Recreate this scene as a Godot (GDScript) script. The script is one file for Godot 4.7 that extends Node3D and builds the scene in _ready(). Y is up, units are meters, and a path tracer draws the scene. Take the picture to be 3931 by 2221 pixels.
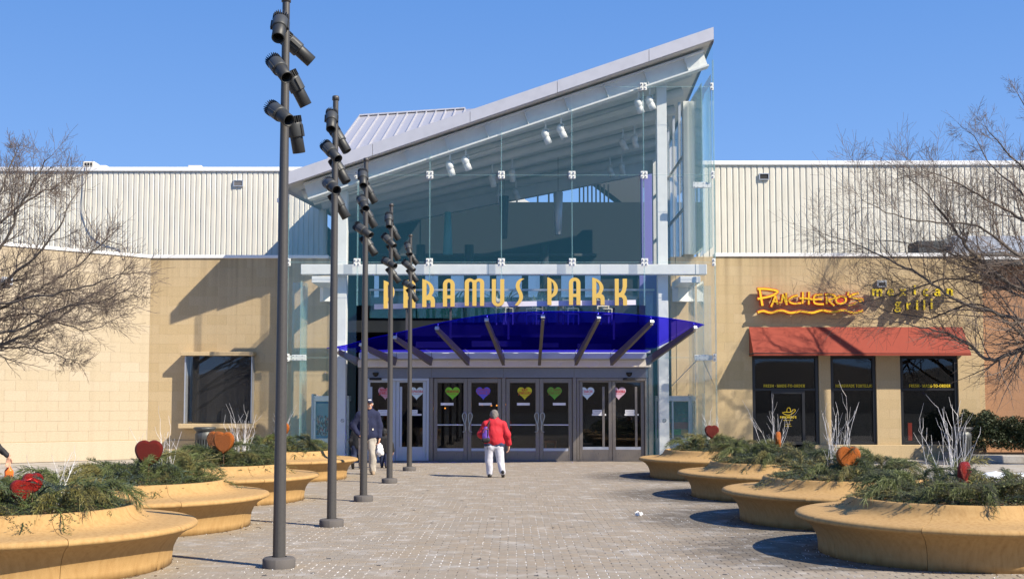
extends Node3D
# A glass-fronted shopping centre entrance in winter sun. y up, metres, the camera looks along -z.

var M := {}
var T := {}
var rng := RandomNumberGenerator.new()
const SUN_WAY := Vector3(-0.85, -0.84, -0.53)

# ------------------------------------------------------------------ mesh builder
class MB:
	var st := SurfaceTool.new()
	func _init() -> void:
		st.begin(Mesh.PRIMITIVE_TRIANGLES)
		st.set_smooth_group(-1)
	func smooth(g: int) -> MB:
		st.set_smooth_group(g)
		return self
	func tri(a: Vector3, b: Vector3, c: Vector3) -> void:   # counter-clockwise seen from outside
		st.add_vertex(a)
		st.add_vertex(c)
		st.add_vertex(b)
	func quad(a: Vector3, b: Vector3, c: Vector3, d: Vector3) -> void:
		tri(a, b, c)
		tri(a, c, d)
	func box(c: Vector3, s: Vector3, bs := Basis(), bevel := 0.0) -> MB:
		var h := s * 0.5
		if bevel <= 0.0:
			var p := []
			for i in 8:
				p.append(c + bs * Vector3(h.x if i & 1 else -h.x, h.y if i & 2 else -h.y, h.z if i & 4 else -h.z))
			quad(p[4], p[5], p[7], p[6])
			quad(p[1], p[0], p[2], p[3])
			quad(p[5], p[1], p[3], p[7])
			quad(p[0], p[4], p[6], p[2])
			quad(p[6], p[7], p[3], p[2])
			quad(p[0], p[1], p[5], p[4])
			return self
		var b := minf(bevel, minf(h.x, minf(h.y, h.z)) * 0.9)
		var hull := []
		for sx in [-1.0, 1.0]:
			for sy in [-1.0, 1.0]:
				for sz in [-1.0, 1.0]:
					var o := Vector3(sx * h.x, sy * h.y, sz * h.z)
					var px := c + bs * (o - Vector3(0, sy * b, sz * b))
					var py := c + bs * (o - Vector3(sx * b, 0, sz * b))
					var pz := c + bs * (o - Vector3(sx * b, sy * b, 0))
					hull.append([px, py, pz])
					if sx * sy * sz > 0:
						tri(px, py, pz)
					else:
						tri(px, pz, py)
		var q := func(sx: int, sy: int, sz: int) -> Array: return hull[(4 if sx > 0 else 0) + (2 if sy > 0 else 0) + (1 if sz > 0 else 0)]
		# faces
		quad(q.call(1, -1, 1)[0], q.call(1, -1, -1)[0], q.call(1, 1, -1)[0], q.call(1, 1, 1)[0])
		quad(q.call(-1, -1, -1)[0], q.call(-1, -1, 1)[0], q.call(-1, 1, 1)[0], q.call(-1, 1, -1)[0])
		quad(q.call(-1, 1, 1)[1], q.call(1, 1, 1)[1], q.call(1, 1, -1)[1], q.call(-1, 1, -1)[1])
		quad(q.call(-1, -1, -1)[1], q.call(1, -1, -1)[1], q.call(1, -1, 1)[1], q.call(-1, -1, 1)[1])
		quad(q.call(-1, -1, 1)[2], q.call(1, -1, 1)[2], q.call(1, 1, 1)[2], q.call(-1, 1, 1)[2])
		quad(q.call(1, -1, -1)[2], q.call(-1, -1, -1)[2], q.call(-1, 1, -1)[2], q.call(1, 1, -1)[2])
		for s1 in [-1, 1]:
			for s2 in [-1, 1]:
				var f: bool = s1 * s2 > 0
				# edges along x
				var e := [q.call(-1, s1, s2)[1], q.call(1, s1, s2)[1], q.call(1, s1, s2)[2], q.call(-1, s1, s2)[2]]
				if f: quad(e[3], e[2], e[1], e[0])
				else: quad(e[0], e[1], e[2], e[3])
				# along y
				e = [q.call(s1, -1, s2)[0], q.call(s1, 1, s2)[0], q.call(s1, 1, s2)[2], q.call(s1, -1, s2)[2]]
				if f: quad(e[0], e[1], e[2], e[3])
				else: quad(e[3], e[2], e[1], e[0])
				# along z
				e = [q.call(s1, s2, -1)[0], q.call(s1, s2, 1)[0], q.call(s1, s2, 1)[1], q.call(s1, s2, -1)[1]]
				if f: quad(e[3], e[2], e[1], e[0])
				else: quad(e[0], e[1], e[2], e[3])
		return self
	func span(a: Vector3, b: Vector3, bevel := 0.0) -> MB:     # box between two corners
		return box((a + b) * 0.5, (b - a).abs(), Basis(), bevel)
	func beam(a: Vector3, b: Vector3, w: float, h: float, up := Vector3.UP) -> MB:   # box along a line, w across, h along up
		var x := (b - a).normalized()
		var z := x.cross(up).normalized()
		return box((a + b) * 0.5, Vector3((b - a).length(), h, w), Basis(x, z.cross(x), z))
	func tube(pts: Array, radii: Array, sides := 8, caps := true, g := 1) -> MB:
		st.set_smooth_group(g)
		var n := pts.size()
		var dir: Vector3 = (pts[1] - pts[0]).normalized()
		var u := dir.cross(Vector3.UP if absf(dir.y) < 0.9 else Vector3.RIGHT).normalized()
		var prev := []
		for i in n:
			var d: Vector3
			if i == 0: d = pts[1] - pts[0]
			elif i == n - 1: d = pts[n - 1] - pts[n - 2]
			else: d = (pts[i + 1] - pts[i]).normalized() + (pts[i] - pts[i - 1]).normalized()
			d = d.normalized()
			u = (u - d * u.dot(d)).normalized()
			var v := d.cross(u)
			var ring := []
			for k in sides:
				var a := TAU * k / sides
				ring.append(pts[i] + (u * cos(a) + v * sin(a)) * radii[i])
			if i > 0:
				for k in sides:
					quad(prev[k], prev[(k + 1) % sides], ring[(k + 1) % sides], ring[k])
			if caps and (i == 0 or i == n - 1):
				st.set_smooth_group(-1)
				for k in range(1, sides - 1):
					if i == 0: tri(ring[0], ring[k + 1], ring[k])
					else: tri(ring[0], ring[k], ring[k + 1])
				st.set_smooth_group(g)
			prev = ring
		st.set_smooth_group(-1)
		return self
	func lathe(profile: Array, seg := 24, a0 := 0.0, a1 := TAU, xf := Transform3D(), g := 1) -> MB:   # profile of Vector2(r, y), going so that outside lies to its right when y rises
		st.set_smooth_group(g)
		for k in seg:
			var t0 := lerpf(a0, a1, float(k) / seg)
			var t1 := lerpf(a0, a1, float(k + 1) / seg)
			for i in profile.size() - 1:
				var p: Vector2 = profile[i]
				var q: Vector2 = profile[i + 1]
				var a := xf * Vector3(p.x * sin(t0), p.y, p.x * cos(t0))
				var b := xf * Vector3(p.x * sin(t1), p.y, p.x * cos(t1))
				var c := xf * Vector3(q.x * sin(t1), q.y, q.x * cos(t1))
				var d := xf * Vector3(q.x * sin(t0), q.y, q.x * cos(t0))
				if p.x > 1e-5: tri(a, b, c)
				if q.x > 1e-5: tri(a, c, d)
		st.set_smooth_group(-1)
		return self
	func flat(poly: PackedVector2Array, xf: Transform3D, turned := false) -> MB:      # a filled outline facing xf's +z
		var idx := Geometry2D.triangulate_polygon(poly)
		for i in range(0, idx.size(), 3):
			var a: Vector2 = poly[idx[i]]
			var b: Vector2 = poly[idx[i + 1]]
			var c: Vector2 = poly[idx[i + 2]]
			var ccw := (b - a).cross(c - a) > 0
			var A := xf * Vector3(a.x, a.y, 0)
			var B := xf * Vector3(b.x, b.y, 0)
			var C := xf * Vector3(c.x, c.y, 0)
			if ccw != turned: tri(A, B, C)
			else: tri(A, C, B)
		return self
	func prism(poly: PackedVector2Array, depth: float, xf := Transform3D()) -> MB:    # front at z = 0, back at z = -depth
		var back := xf * Transform3D(Basis(), Vector3(0, 0, -depth))
		flat(poly, xf)
		flat(poly, back, true)
		var cw := Geometry2D.is_polygon_clockwise(poly)
		for i in poly.size():
			var a: Vector2 = poly[i]
			var b: Vector2 = poly[(i + 1) % poly.size()]
			if cw:
				var t := a
				a = b
				b = t
			var A := xf * Vector3(a.x, a.y, 0)
			var B := xf * Vector3(b.x, b.y, 0)
			var C := back * Vector3(b.x, b.y, 0)
			var D := back * Vector3(a.x, a.y, 0)
			quad(D, C, B, A)
		return self
	func mesh() -> ArrayMesh:
		st.generate_normals()
		return st.commit()

# ------------------------------------------------------------------ scene helpers
func lin(r: float, g: float, b: float, a := 1.0) -> Color:
	return Color(r, g, b, a).linear_to_srgb()

func obj(called: String, m: Variant, material: Material, parent: Node = self, at := Transform3D()) -> MeshInstance3D:
	var o := MeshInstance3D.new()
	o.name = called
	o.mesh = m.mesh() if m is MB else m
	o.material_override = material
	o.transform = at
	parent.add_child(o, true)
	return o

func node(called: String, parent: Node, at := Transform3D()) -> Node3D:
	var o := Node3D.new()
	o.name = called
	o.transform = at
	parent.add_child(o, true)
	return o

func tag(o: Node, label: String, category: String, group := "", kind := "") -> Node:
	if label: o.set_meta("label", label)
	if category: o.set_meta("category", category)
	if group: o.set_meta("group", group)
	if kind: o.set_meta("kind", kind)
	return o

func thing(called: String, label: String, category: String, at := Vector3.ZERO, turn := 0.0, group := "") -> Node3D:
	var o := node(called, self, Transform3D(Basis(Vector3.UP, turn), at))
	tag(o, label, category, group)
	return o

func copy_of(o: Node3D, called: String, label: String, at: Vector3, turn := 0.0) -> Node3D:
	var c: Node3D = o.duplicate()
	c.name = called
	add_child(c, true)
	c.transform = Transform3D(Basis(Vector3.UP, turn), at)
	c.set_meta("label", label)
	return c

func words(text: String, height: float, depth: float, bold := true, serif := false) -> TextMesh:   # height of a capital, centred on its origin
	var t := TextMesh.new()
	var f := SystemFont.new()
	f.font_names = PackedStringArray(["Droid Serif" if serif else "Droid Sans"])
	f.font_weight = 700 if bold else 400
	t.font = f
	t.text = text
	t.font_size = 48
	t.pixel_size = height / (0.714 * 48.0)
	t.depth = depth
	t.curve_step = 2.0
	return t

func noise_tex(called: String, freq: float, sd: int, stops: Array, size := 512, octaves := 4, kind := FastNoiseLite.TYPE_SIMPLEX_SMOOTH, normal := false, strength := 4.0) -> NoiseTexture2D:
	var n := FastNoiseLite.new()
	n.noise_type = kind
	n.seed = sd
	n.frequency = freq
	n.fractal_octaves = octaves
	var t := NoiseTexture2D.new()
	t.width = size
	t.height = size
	t.seamless = true
	t.noise = n
	if normal:
		t.as_normal_map = true
		t.bump_strength = strength
	else:
		var g := Gradient.new()
		var offs := PackedFloat32Array()
		var cols := PackedColorArray()
		for s in stops:
			offs.append(s[0])
			cols.append(s[1])
		g.offsets = offs
		g.colors = cols
		t.color_ramp = g
	T[called] = t
	return t

func grey(v: float, a := 1.0) -> Color:
	return Color(v, v, v, a)

func mat(key: String, c: Color, rough := 0.7, metal := 0.0, spec := 0.5) -> StandardMaterial3D:
	var m := StandardMaterial3D.new()
	m.resource_name = key
	m.albedo_color = c
	m.roughness = rough
	m.metallic = metal
	m.metallic_specular = spec
	M[key] = m
	return m

# world-space texture on a material: tile = metres per repeat
func grain(m: StandardMaterial3D, tex: Texture2D, tile: Vector3, coarse: Texture2D = null, coarse_tile := Vector3.ONE, mix := false) -> StandardMaterial3D:
	m.albedo_texture = tex
	m.uv1_triplanar = true
	m.uv1_world_triplanar = true
	m.uv1_scale = Vector3(1.0 / tile.x, 1.0 / tile.y, 1.0 / tile.z)
	if coarse:
		m.detail_enabled = true
		m.detail_albedo = coarse
		m.detail_blend_mode = BaseMaterial3D.BLEND_MODE_MIX if mix else BaseMaterial3D.BLEND_MODE_MUL
		m.detail_uv_layer = BaseMaterial3D.DETAIL_UV_2
		m.uv2_triplanar = true
		m.uv2_world_triplanar = true
		m.uv2_scale = Vector3(1.0 / coarse_tile.x, 1.0 / coarse_tile.y, 1.0 / coarse_tile.z)
	return m

func relief(m: StandardMaterial3D, tex: Texture2D, scale: float) -> StandardMaterial3D:
	m.heightmap_enabled = true
	m.heightmap_texture = tex
	m.heightmap_scale = scale
	return m

func glass(key: String, c: Color, alpha: float) -> StandardMaterial3D:
	var m := mat(key, Color(c.r, c.g, c.b, alpha), 0.02, 0.0, 0.5)
	m.transparency = BaseMaterial3D.TRANSPARENCY_ALPHA
	return m

func arc(c: Vector2, rx: float, ry: float, a0: float, a1: float, n: int) -> PackedVector2Array:
	var out := PackedVector2Array()
	for i in n + 1:
		var a := deg_to_rad(lerpf(a0, a1, float(i) / n))
		out.append(c + Vector2(rx * cos(a), ry * sin(a)))
	return out

func pv(list: Array) -> PackedVector2Array:      # a flat list of x, y
	var out := PackedVector2Array()
	for i in range(0, list.size(), 2):
		out.append(Vector2(list[i], list[i + 1]))
	return out

func holed(outer: PackedVector2Array, hole: PackedVector2Array) -> PackedVector2Array:   # a slit joins the hole to the outline
	if Geometry2D.is_polygon_clockwise(outer): outer.reverse()
	if not Geometry2D.is_polygon_clockwise(hole): hole.reverse()
	var best := 1e9
	var bi := 0
	var bj := 0
	for i in outer.size():
		for j in hole.size():
			var d := outer[i].distance_to(hole[j])
			if d < best:
				best = d
				bi = i
				bj = j
	var best_out := PackedVector2Array()
	for sgn in [1.0, -1.0]:
		var out := PackedVector2Array()
		for k in bi + 1: out.append(outer[k])
		for k in hole.size(): out.append(hole[(bj + k) % hole.size()])
		var side: Vector2 = (hole[bj] - outer[bi]).orthogonal().normalized() * 0.0015 * sgn
		out.append(hole[bj] + side)
		out.append(outer[bi] + side)
		for k in range(bi + 1, outer.size()): out.append(outer[k])
		if Geometry2D.triangulate_polygon(out).size() > best_out.size(): best_out = out
	if best_out.is_empty(): print("a glyph could not be filled")
	return best_out

func spline(pts: Array, steps: int) -> Array:
	var out := []
	var n := pts.size()
	for i in n - 1:
		var a = pts[maxi(i - 1, 0)]
		var b = pts[i]
		var c = pts[i + 1]
		var d = pts[mini(i + 2, n - 1)]
		for s in steps:
			var t := float(s) / steps
			out.append(0.5 * ((2.0 * b) + (c - a) * t + (2.0 * a - 5.0 * b + 4.0 * c - d) * t * t + (3.0 * b - a - 3.0 * c + d) * t * t * t))
	out.append(pts[n - 1])
	return out

# ------------------------------------------------------------------ bodies: tapered capsules joined by a smooth minimum, meshed as surface nets
# each capsule: [a, b, radius a, radius b, squash in z]
func nets(caps: Array, h: float, k: float, fold := 0.0, fold_freq := 9.0, sd := 1) -> ArrayMesh:
	var lo := Vector3.ONE * 1e9
	var hi := -lo
	for c in caps:
		var r: float = maxf(c[2], c[3]) + k * 0.5 + h * 2.0
		lo = lo.min(c[0].min(c[1]) - Vector3.ONE * r)
		hi = hi.max(c[0].max(c[1]) + Vector3.ONE * r)
	var nx := int(ceil((hi.x - lo.x) / h)) + 1
	var ny := int(ceil((hi.y - lo.y) / h)) + 1
	var nz := int(ceil((hi.z - lo.z) / h)) + 1
	var f := PackedFloat32Array()
	f.resize(nx * ny * nz)
	f.fill(1.0)
	for c in caps:
		var a: Vector3 = c[0]
		var b: Vector3 = c[1]
		var ra: float = c[2]
		var rb: float = c[3]
		var q: float = c[4] if c.size() > 4 else 1.0
		var r := maxf(ra, rb) + k + h * 2.0
		var l := ((a.min(b) - Vector3.ONE * r - lo) / h).floor()
		var u := ((a.max(b) + Vector3.ONE * r - lo) / h).ceil()
		var x0 := maxi(int(l.x), 0)
		var x1 := mini(int(u.x), nx - 1)
		var y0 := maxi(int(l.y), 0)
		var y1 := mini(int(u.y), ny - 1)
		var z0 := maxi(int(l.z), 0)
		var z1 := mini(int(u.z), nz - 1)
		var sq := Vector3(1, 1, q)
		var ba := (b - a) * sq
		var inv := 1.0 / maxf(ba.length_squared(), 1e-9)
		for z in range(z0, z1 + 1):
			for y in range(y0, y1 + 1):
				var row := (z * ny + y) * nx
				var pa := (lo + Vector3(x0, y, z) * h - a) * sq
				for x in range(x0, x1 + 1):
					var t := clampf(pa.dot(ba) * inv, 0.0, 1.0)
					var d := (pa - ba * t).length() - ra - (rb - ra) * t
					pa.x += h
					var o := f[row + x]
					var w := maxf(k - absf(o - d), 0.0)
					f[row + x] = minf(o, d) - w * w * 0.25 / k
	if fold > 0.0:
		var n := FastNoiseLite.new()
		n.seed = sd
		n.frequency = fold_freq
		n.noise_type = FastNoiseLite.TYPE_SIMPLEX_SMOOTH
		n.fractal_octaves = 2
		for z in nz:
			for y in ny:
				for x in nx:
					var i := (z * ny + y) * nx + x
					if absf(f[i]) < fold + h * 2.0:
						var p := lo + Vector3(x, y * 0.55, z) * h
						f[i] += fold * n.get_noise_3dv(p)
	var at := PackedInt32Array()
	at.resize(f.size())
	at.fill(-1)
	var verts := PackedVector3Array()
	var step := [1, nx, nx * ny]
	var offs := [0, 1, nx, nx + 1, nx * ny, nx * ny + 1, nx * ny + nx, nx * ny + nx + 1]
	var corner := [Vector3(0, 0, 0), Vector3(1, 0, 0), Vector3(0, 1, 0), Vector3(1, 1, 0), Vector3(0, 0, 1), Vector3(1, 0, 1), Vector3(0, 1, 1), Vector3(1, 1, 1)]
	var edges := [[0, 1], [2, 3], [4, 5], [6, 7], [0, 2], [1, 3], [4, 6], [5, 7], [0, 4], [1, 5], [2, 6], [3, 7]]
	for z in nz - 1:
		for y in ny - 1:
			for x in nx - 1:
				var i := (z * ny + y) * nx + x
				if absf(f[i]) > h * 3.0: continue
				var mask := 0
				for c in 8:
					if f[i + offs[c]] < 0.0: mask |= 1 << c
				if mask == 0 or mask == 255: continue
				var sum := Vector3.ZERO
				var cnt := 0
				for e in edges:
					var va := f[i + offs[e[0]]]
					var vb := f[i + offs[e[1]]]
					if (va < 0.0) != (vb < 0.0):
						sum += corner[e[0]].lerp(corner[e[1]], va / (va - vb))
						cnt += 1
				at[i] = verts.size()
				verts.append(lo + (Vector3(x, y, z) + sum / cnt) * h)
	var index := PackedInt32Array()
	for z in range(1, nz - 1):
		for y in range(1, ny - 1):
			for x in range(1, nx - 1):
				var i := (z * ny + y) * nx + x
				if at[i] < 0: continue
				var s := f[i] < 0.0
				for ax in 3:
					if (f[i + step[ax]] < 0.0) == s: continue
					var u: int = step[(ax + 1) % 3]
					var v: int = step[(ax + 2) % 3]
					var a := at[i]
					var b := at[i - u]
					var c := at[i - u - v]
					var d := at[i - v]
					if mini(mini(a, b), mini(c, d)) < 0: continue
					if s: index.append_array([a, c, b, a, d, c])
					else: index.append_array([a, b, c, a, c, d])
	var norms := PackedVector3Array()
	norms.resize(verts.size())
	for i in range(0, index.size(), 3):
		var fn := (verts[index[i + 2]] - verts[index[i]]).cross(verts[index[i + 1]] - verts[index[i]])
		for j in 3: norms[index[i + j]] += fn
	for i in norms.size(): norms[i] = norms[i].normalized()
	var arr := []
	arr.resize(Mesh.ARRAY_MAX)
	arr[Mesh.ARRAY_VERTEX] = verts
	arr[Mesh.ARRAY_NORMAL] = norms
	arr[Mesh.ARRAY_INDEX] = index
	var m := ArrayMesh.new()
	m.add_surface_from_arrays(Mesh.PRIMITIVE_TRIANGLES, arr)
	return m

func _ready() -> void:
	rng.seed = 4711
	# ---- camera, sky, sun, exposure
	var cam := Camera3D.new()
	cam.name = "camera"
	cam.position = Vector3(0, 1.68, 0)
	cam.rotation.x = atan(168.0 / 2750.0)
	cam.keep_aspect = Camera3D.KEEP_HEIGHT
	cam.set_frustum(1455.0 / 2750.0 * 0.1, Vector2(0, 120.5 / 2750.0 * 0.1), 0.1, 900.0)
	cam.current = true
	add_child(cam)
	var sky := ProceduralSkyMaterial.new()
	sky.sky_top_color = lin(0.017, 0.112, 0.38)
	sky.sky_horizon_color = lin(0.243, 0.41, 0.70)
	sky.sky_curve = 0.22
	sky.ground_bottom_color = lin(0.10, 0.10, 0.10)
	sky.ground_horizon_color = lin(0.30, 0.36, 0.42)
	sky.sun_angle_max = 14.0
	var env := Environment.new()
	env.background_mode = Environment.BG_SKY
	env.sky = Sky.new()
	env.sky.sky_material = sky
	env.tonemap_mode = Environment.TONE_MAPPER_LINEAR
	env.tonemap_exposure = 1.65
	env.sdfgi_enabled = true
	env.ssao_enabled = true
	env.ssil_enabled = true
	var we := WorldEnvironment.new()
	we.name = "daylight"
	we.environment = env
	add_child(we)
	var sun := DirectionalLight3D.new()
	sun.name = "sun"
	sun.light_energy = 1.6
	sun.light_color = Color(1.0, 0.955, 0.87)
	sun.light_angular_distance = 0.5
	sun.shadow_enabled = true
	sun.look_at_from_position(Vector3.ZERO, SUN_WAY)
	add_child(sun)
	make_materials()
	build_ground()
	build_far_side()
	build_tan_wings()
	build_metal_halls()
	build_glass_hall()
	build_inside()
	build_canopy()
	build_doors()
	build_name_sign()
	build_restaurant()
	build_kiosks()
	build_light_poles()
	build_planters()
	build_trees()
	build_hedge()
	build_bins()
	build_people()

func make_materials() -> void:
	noise_tex("fine", 0.035, 1, [[0.0, grey(0.88)], [0.45, grey(0.965)], [1.0, grey(1.0)]], 512, 5)
	noise_tex("speck", 0.16, 2, [[0.0, grey(0.74)], [0.35, grey(0.93)], [0.6, grey(0.98)], [1.0, grey(1.0)]], 512, 3)
	noise_tex("cloudy", 0.012, 3, [[0.0, grey(0.95)], [0.5, grey(0.985)], [1.0, grey(1.0)]], 512, 4)
	noise_tex("streak", 0.02, 4, [[0.0, Color(0.93, 0.92, 0.90)], [0.4, Color(0.985, 0.98, 0.97)], [1.0, grey(1.0)]], 512, 4)
	noise_tex("bumpy", 0.12, 5, [[0.0, grey(0.0)], [1.0, grey(1.0)]], 512, 4)
	noise_tex("salt", 0.014, 6, [[0.0, Color(0.45, 0.42, 0.38, 0.25)], [0.25, Color(0.6, 0.57, 0.53, 0.06)], [0.5, grey(0.84, 0.0)], [0.66, grey(0.84, 0.06)], [0.82, grey(0.86, 0.18)], [1.0, grey(0.9, 0.34)]], 1024, 6)
	noise_tex("jointsalt", 0.010, 7, [[0.0, Color(0.30, 0.27, 0.24)], [0.36, Color(0.36, 0.33, 0.30)], [0.5, Color(0.62, 0.60, 0.57)], [0.66, Color(0.80, 0.79, 0.78)], [1.0, Color(0.90, 0.90, 0.90)]], 1024, 5)
	noise_tex("stain", 0.022, 8, [[0.0, Color(0.84, 0.80, 0.74)], [0.4, Color(0.96, 0.945, 0.92)], [0.7, grey(1.0)], [1.0, grey(1.0)]], 512, 5)
	noise_tex("glitter", 0.32, 9, [[0.0, grey(0.5)], [0.5, grey(0.78)], [0.68, grey(1.0)], [0.74, Color(2.0, 1.9, 1.6)], [1.0, Color(3.0, 2.8, 2.2)]], 512, 2, FastNoiseLite.TYPE_SIMPLEX)
	noise_tex("glitter_n", 0.3, 10, [], 512, 2, FastNoiseLite.TYPE_SIMPLEX, true, 20.0)
	noise_tex("weave", 0.22, 11, [[0.0, grey(0.8)], [1.0, grey(1.0)]], 256, 3)
	noise_tex("bark", 0.05, 12, [[0.0, grey(0.45)], [0.5, grey(0.85)], [1.0, grey(1.0)]], 256, 5)
	noise_tex("dirt", 0.03, 13, [[0.0, Color(0.25, 0.18, 0.12)], [0.5, Color(0.4, 0.3, 0.2)], [1.0, Color(0.55, 0.45, 0.35)]], 256, 5)
	noise_tex("brushed", 0.03, 14, [[0.0, grey(0.93)], [0.5, grey(0.975)], [1.0, grey(1.0)]], 512, 4)
	noise_tex("roughmap", 0.02, 15, [[0.0, grey(0.26)], [0.5, grey(0.32)], [1.0, grey(0.38)]], 512, 4)
	# rain stains running down from a parapet at about 6.3 m: a map 6.4 m high
	var fn := FastNoiseLite.new()
	fn.seed = 31
	fn.frequency = 0.05
	fn.fractal_octaves = 4
	var im := Image.create(512, 512, false, Image.FORMAT_RGB8)
	for x in 512:
		var a := (fn.get_noise_2d(x, 0.0) * (512.0 - x) + fn.get_noise_2d(x - 512.0, 0.0) * x) / 512.0
		var strong := clampf(0.10 + a * 0.22, 0.02, 0.26)
		var reach := 26.0 + 60.0 * clampf(a + 0.4, 0.0, 1.0)
		for y in 512:
			var d := strong * exp(-float(y) / reach) + 0.05 * clampf(a, 0.0, 1.0) + 0.05 * exp(-float(511 - y) / 22.0) * (0.5 + a)
			d = clampf(d, 0.0, 0.35)
			im.set_pixel(x, y, Color(1.0 - d * 0.85, 1.0 - d * 0.92, 1.0 - d))
	T["weather"] = ImageTexture.create_from_image(im)
	# ground
	var one := Vector3.ONE
	var pave := grain(mat("paver", Color.WHITE, 0.85), T.fine, one * 0.9, T.salt, one * 7.3, true)
	pave.vertex_color_use_as_albedo = true
	relief(pave, T.bumpy, 0.25)
	for i in 5:
		var tone: Array = [[0.292, 0.244, 0.186], [0.30, 0.25, 0.191], [0.284, 0.238, 0.182], [0.298, 0.244, 0.187], [0.29, 0.247, 0.192]][i]
		var pm := grain(mat("paver_%d" % i, lin(tone[0], tone[1], tone[2]), 0.85), T.fine, one * 0.9, T.salt, one * 7.3, true)
		relief(pm, T.bumpy, 0.25)
	grain(mat("paver_bed", Color.WHITE, 0.95), T.jointsalt, Vector3(9.0, 9.0, 9.0))
	grain(mat("concrete", lin(0.40, 0.38, 0.355), 0.9), T.fine, one * 1.3, T.stain, one * 6.0)
	grain(mat("asphalt", lin(0.06, 0.06, 0.06), 0.95), T.speck, one * 1.0)
	grain(mat("snow", lin(0.78, 0.82, 0.88), 0.8), T.fine, one * 0.5)
	# walls
	for i in 4:
		var tone: Array = [[0.555, 0.42, 0.24], [0.565, 0.43, 0.25], [0.545, 0.412, 0.232], [0.573, 0.44, 0.26]][i]
		var sm := grain(mat("stone_%d" % i, lin(tone[0], tone[1], tone[2]), 0.9), T.fine, one * 0.8, T.weather, Vector3(6.4, 6.4, 6.4))
		relief(sm, T.bumpy, 0.2)
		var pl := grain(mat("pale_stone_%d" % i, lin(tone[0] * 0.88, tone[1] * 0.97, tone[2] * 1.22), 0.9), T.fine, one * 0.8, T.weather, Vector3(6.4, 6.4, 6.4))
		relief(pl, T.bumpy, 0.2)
	mat("mortar", lin(0.47, 0.37, 0.23), 0.95)
	grain(mat("terracotta", lin(0.42, 0.235, 0.135), 0.9), T.fine, one * 0.8, T.streak, Vector3(1.5, 6.0, 1.5))
	grain(mat("cladding", lin(0.74, 0.715, 0.635), 0.55), T.cloudy, Vector3(5.0, 9.0, 5.0), T.streak, Vector3(0.9, 14.0, 0.9))
	mat("coping", lin(0.80, 0.80, 0.80), 0.5)
	# glass hall
	grain(mat("fascia_metal", lin(0.56, 0.56, 0.60), 0.38, 0.25), T.cloudy, one * 3.0)
	grain(mat("white_paint", lin(0.76, 0.78, 0.76), 0.45), T.cloudy, one * 2.5)
	grain(mat("soffit", lin(0.62, 0.63, 0.6), 0.7), T.cloudy, one * 3.0)
	grain(mat("roof_metal", lin(0.46, 0.46, 0.50), 0.4, 0.3), T.cloudy, one * 2.0)
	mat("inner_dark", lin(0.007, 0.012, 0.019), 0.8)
	mat("inner_floor", lin(0.05, 0.045, 0.04), 0.5)
	mat("inner_grey", lin(0.06, 0.065, 0.07), 0.8)
	mat("purple_wall", lin(0.17, 0.16, 0.48), 0.7)
	glass("clear_glass", lin(0.03, 0.29, 0.36), 0.08)
	glass("fin_glass", lin(0.34, 0.60, 0.60), 0.24)
	glass("dark_glass", Color(0.05, 0.06, 0.06), 0.32)
	glass("door_glass", Color(0.03, 0.05, 0.05), 0.25)
	glass("bay_glass", Color(0.1, 0.14, 0.13), 0.05)
	mat("stainless", lin(0.25, 0.22, 0.19), 0.32, 0.4)
	M.stainless.roughness_texture = T.roughmap
	grain(M.stainless, T.brushed, Vector3(0.6, 2.2, 0.6))
	M.stainless.roughness = 1.0
	grain(mat("header_steel", lin(0.21, 0.215, 0.25), 0.35, 0.5), T.brushed, Vector3(2.2, 0.6, 0.6))
	mat("pale_alu", lin(0.50, 0.53, 0.58), 0.4, 0.45)
	mat("bolt", lin(0.4, 0.42, 0.42), 0.3, 0.8)
	mat("dark_steel", lin(0.085, 0.08, 0.078), 0.5, 0.3)
	mat("rib_grey", lin(0.135, 0.122, 0.115), 0.5, 0.15)
	var bl := mat("blue_glass", Color(0.10, 0.07, 0.95, 0.20), 0.05, 0.0, 0.5)
	bl.refraction_enabled = true
	bl.refraction_scale = 0.001
	bl.transparency = BaseMaterial3D.TRANSPARENCY_ALPHA
	mat("cream", lin(0.66, 0.62, 0.54), 0.7)
	mat("black", lin(0.012, 0.012, 0.013), 0.6)
	mat("matte_black", lin(0.02, 0.02, 0.022), 0.9)
	mat("white", lin(0.8, 0.8, 0.8), 0.6)
	mat("gold_face", lin(0.70, 0.47, 0.10), 0.45)
	mat("letter_side", lin(0.33, 0.29, 0.30), 0.5)
	mat("rail_white", lin(0.70, 0.68, 0.72), 0.45)
	# restaurant
	grain(mat("awning", lin(0.36, 0.066, 0.040), 0.9), T.weave, one * 0.4, T.cloudy, one * 2.0)
	mat("sign_red", lin(0.62, 0.06, 0.02), 0.45)
	mat("sign_yellow", lin(0.92, 0.55, 0.02), 0.45)
	mat("letter_yellow", lin(0.75, 0.56, 0.01), 0.45)
	mat("letter_dark", lin(0.03, 0.028, 0.02), 0.5)
	mat("vinyl_yellow", lin(0.75, 0.55, 0.02), 0.6)
	mat("black_frame", lin(0.018, 0.018, 0.02), 0.35)
	# poles
	grain(mat("pole_paint", lin(0.070, 0.066, 0.064), 0.45, 0.1), T.fine, one * 0.7)
	mat("lamp_housing", lin(0.048, 0.052, 0.056), 0.5, 0.1)
	mat("lamp_snoot", lin(0.032, 0.034, 0.036), 0.5, 0.1)
	mat("lens_black", lin(0.004, 0.004, 0.004), 0.3)
	grain(mat("pole_base", lin(0.11, 0.10, 0.095), 0.85), T.speck, one * 0.35)
	# planters
	var pc := grain(mat("planter_concrete", lin(0.495, 0.310, 0.122), 0.85), T.speck, one * 0.55, T.stain, Vector3(0.7, 3.0, 0.7))
	relief(pc, T.bumpy, 0.15)
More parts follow.
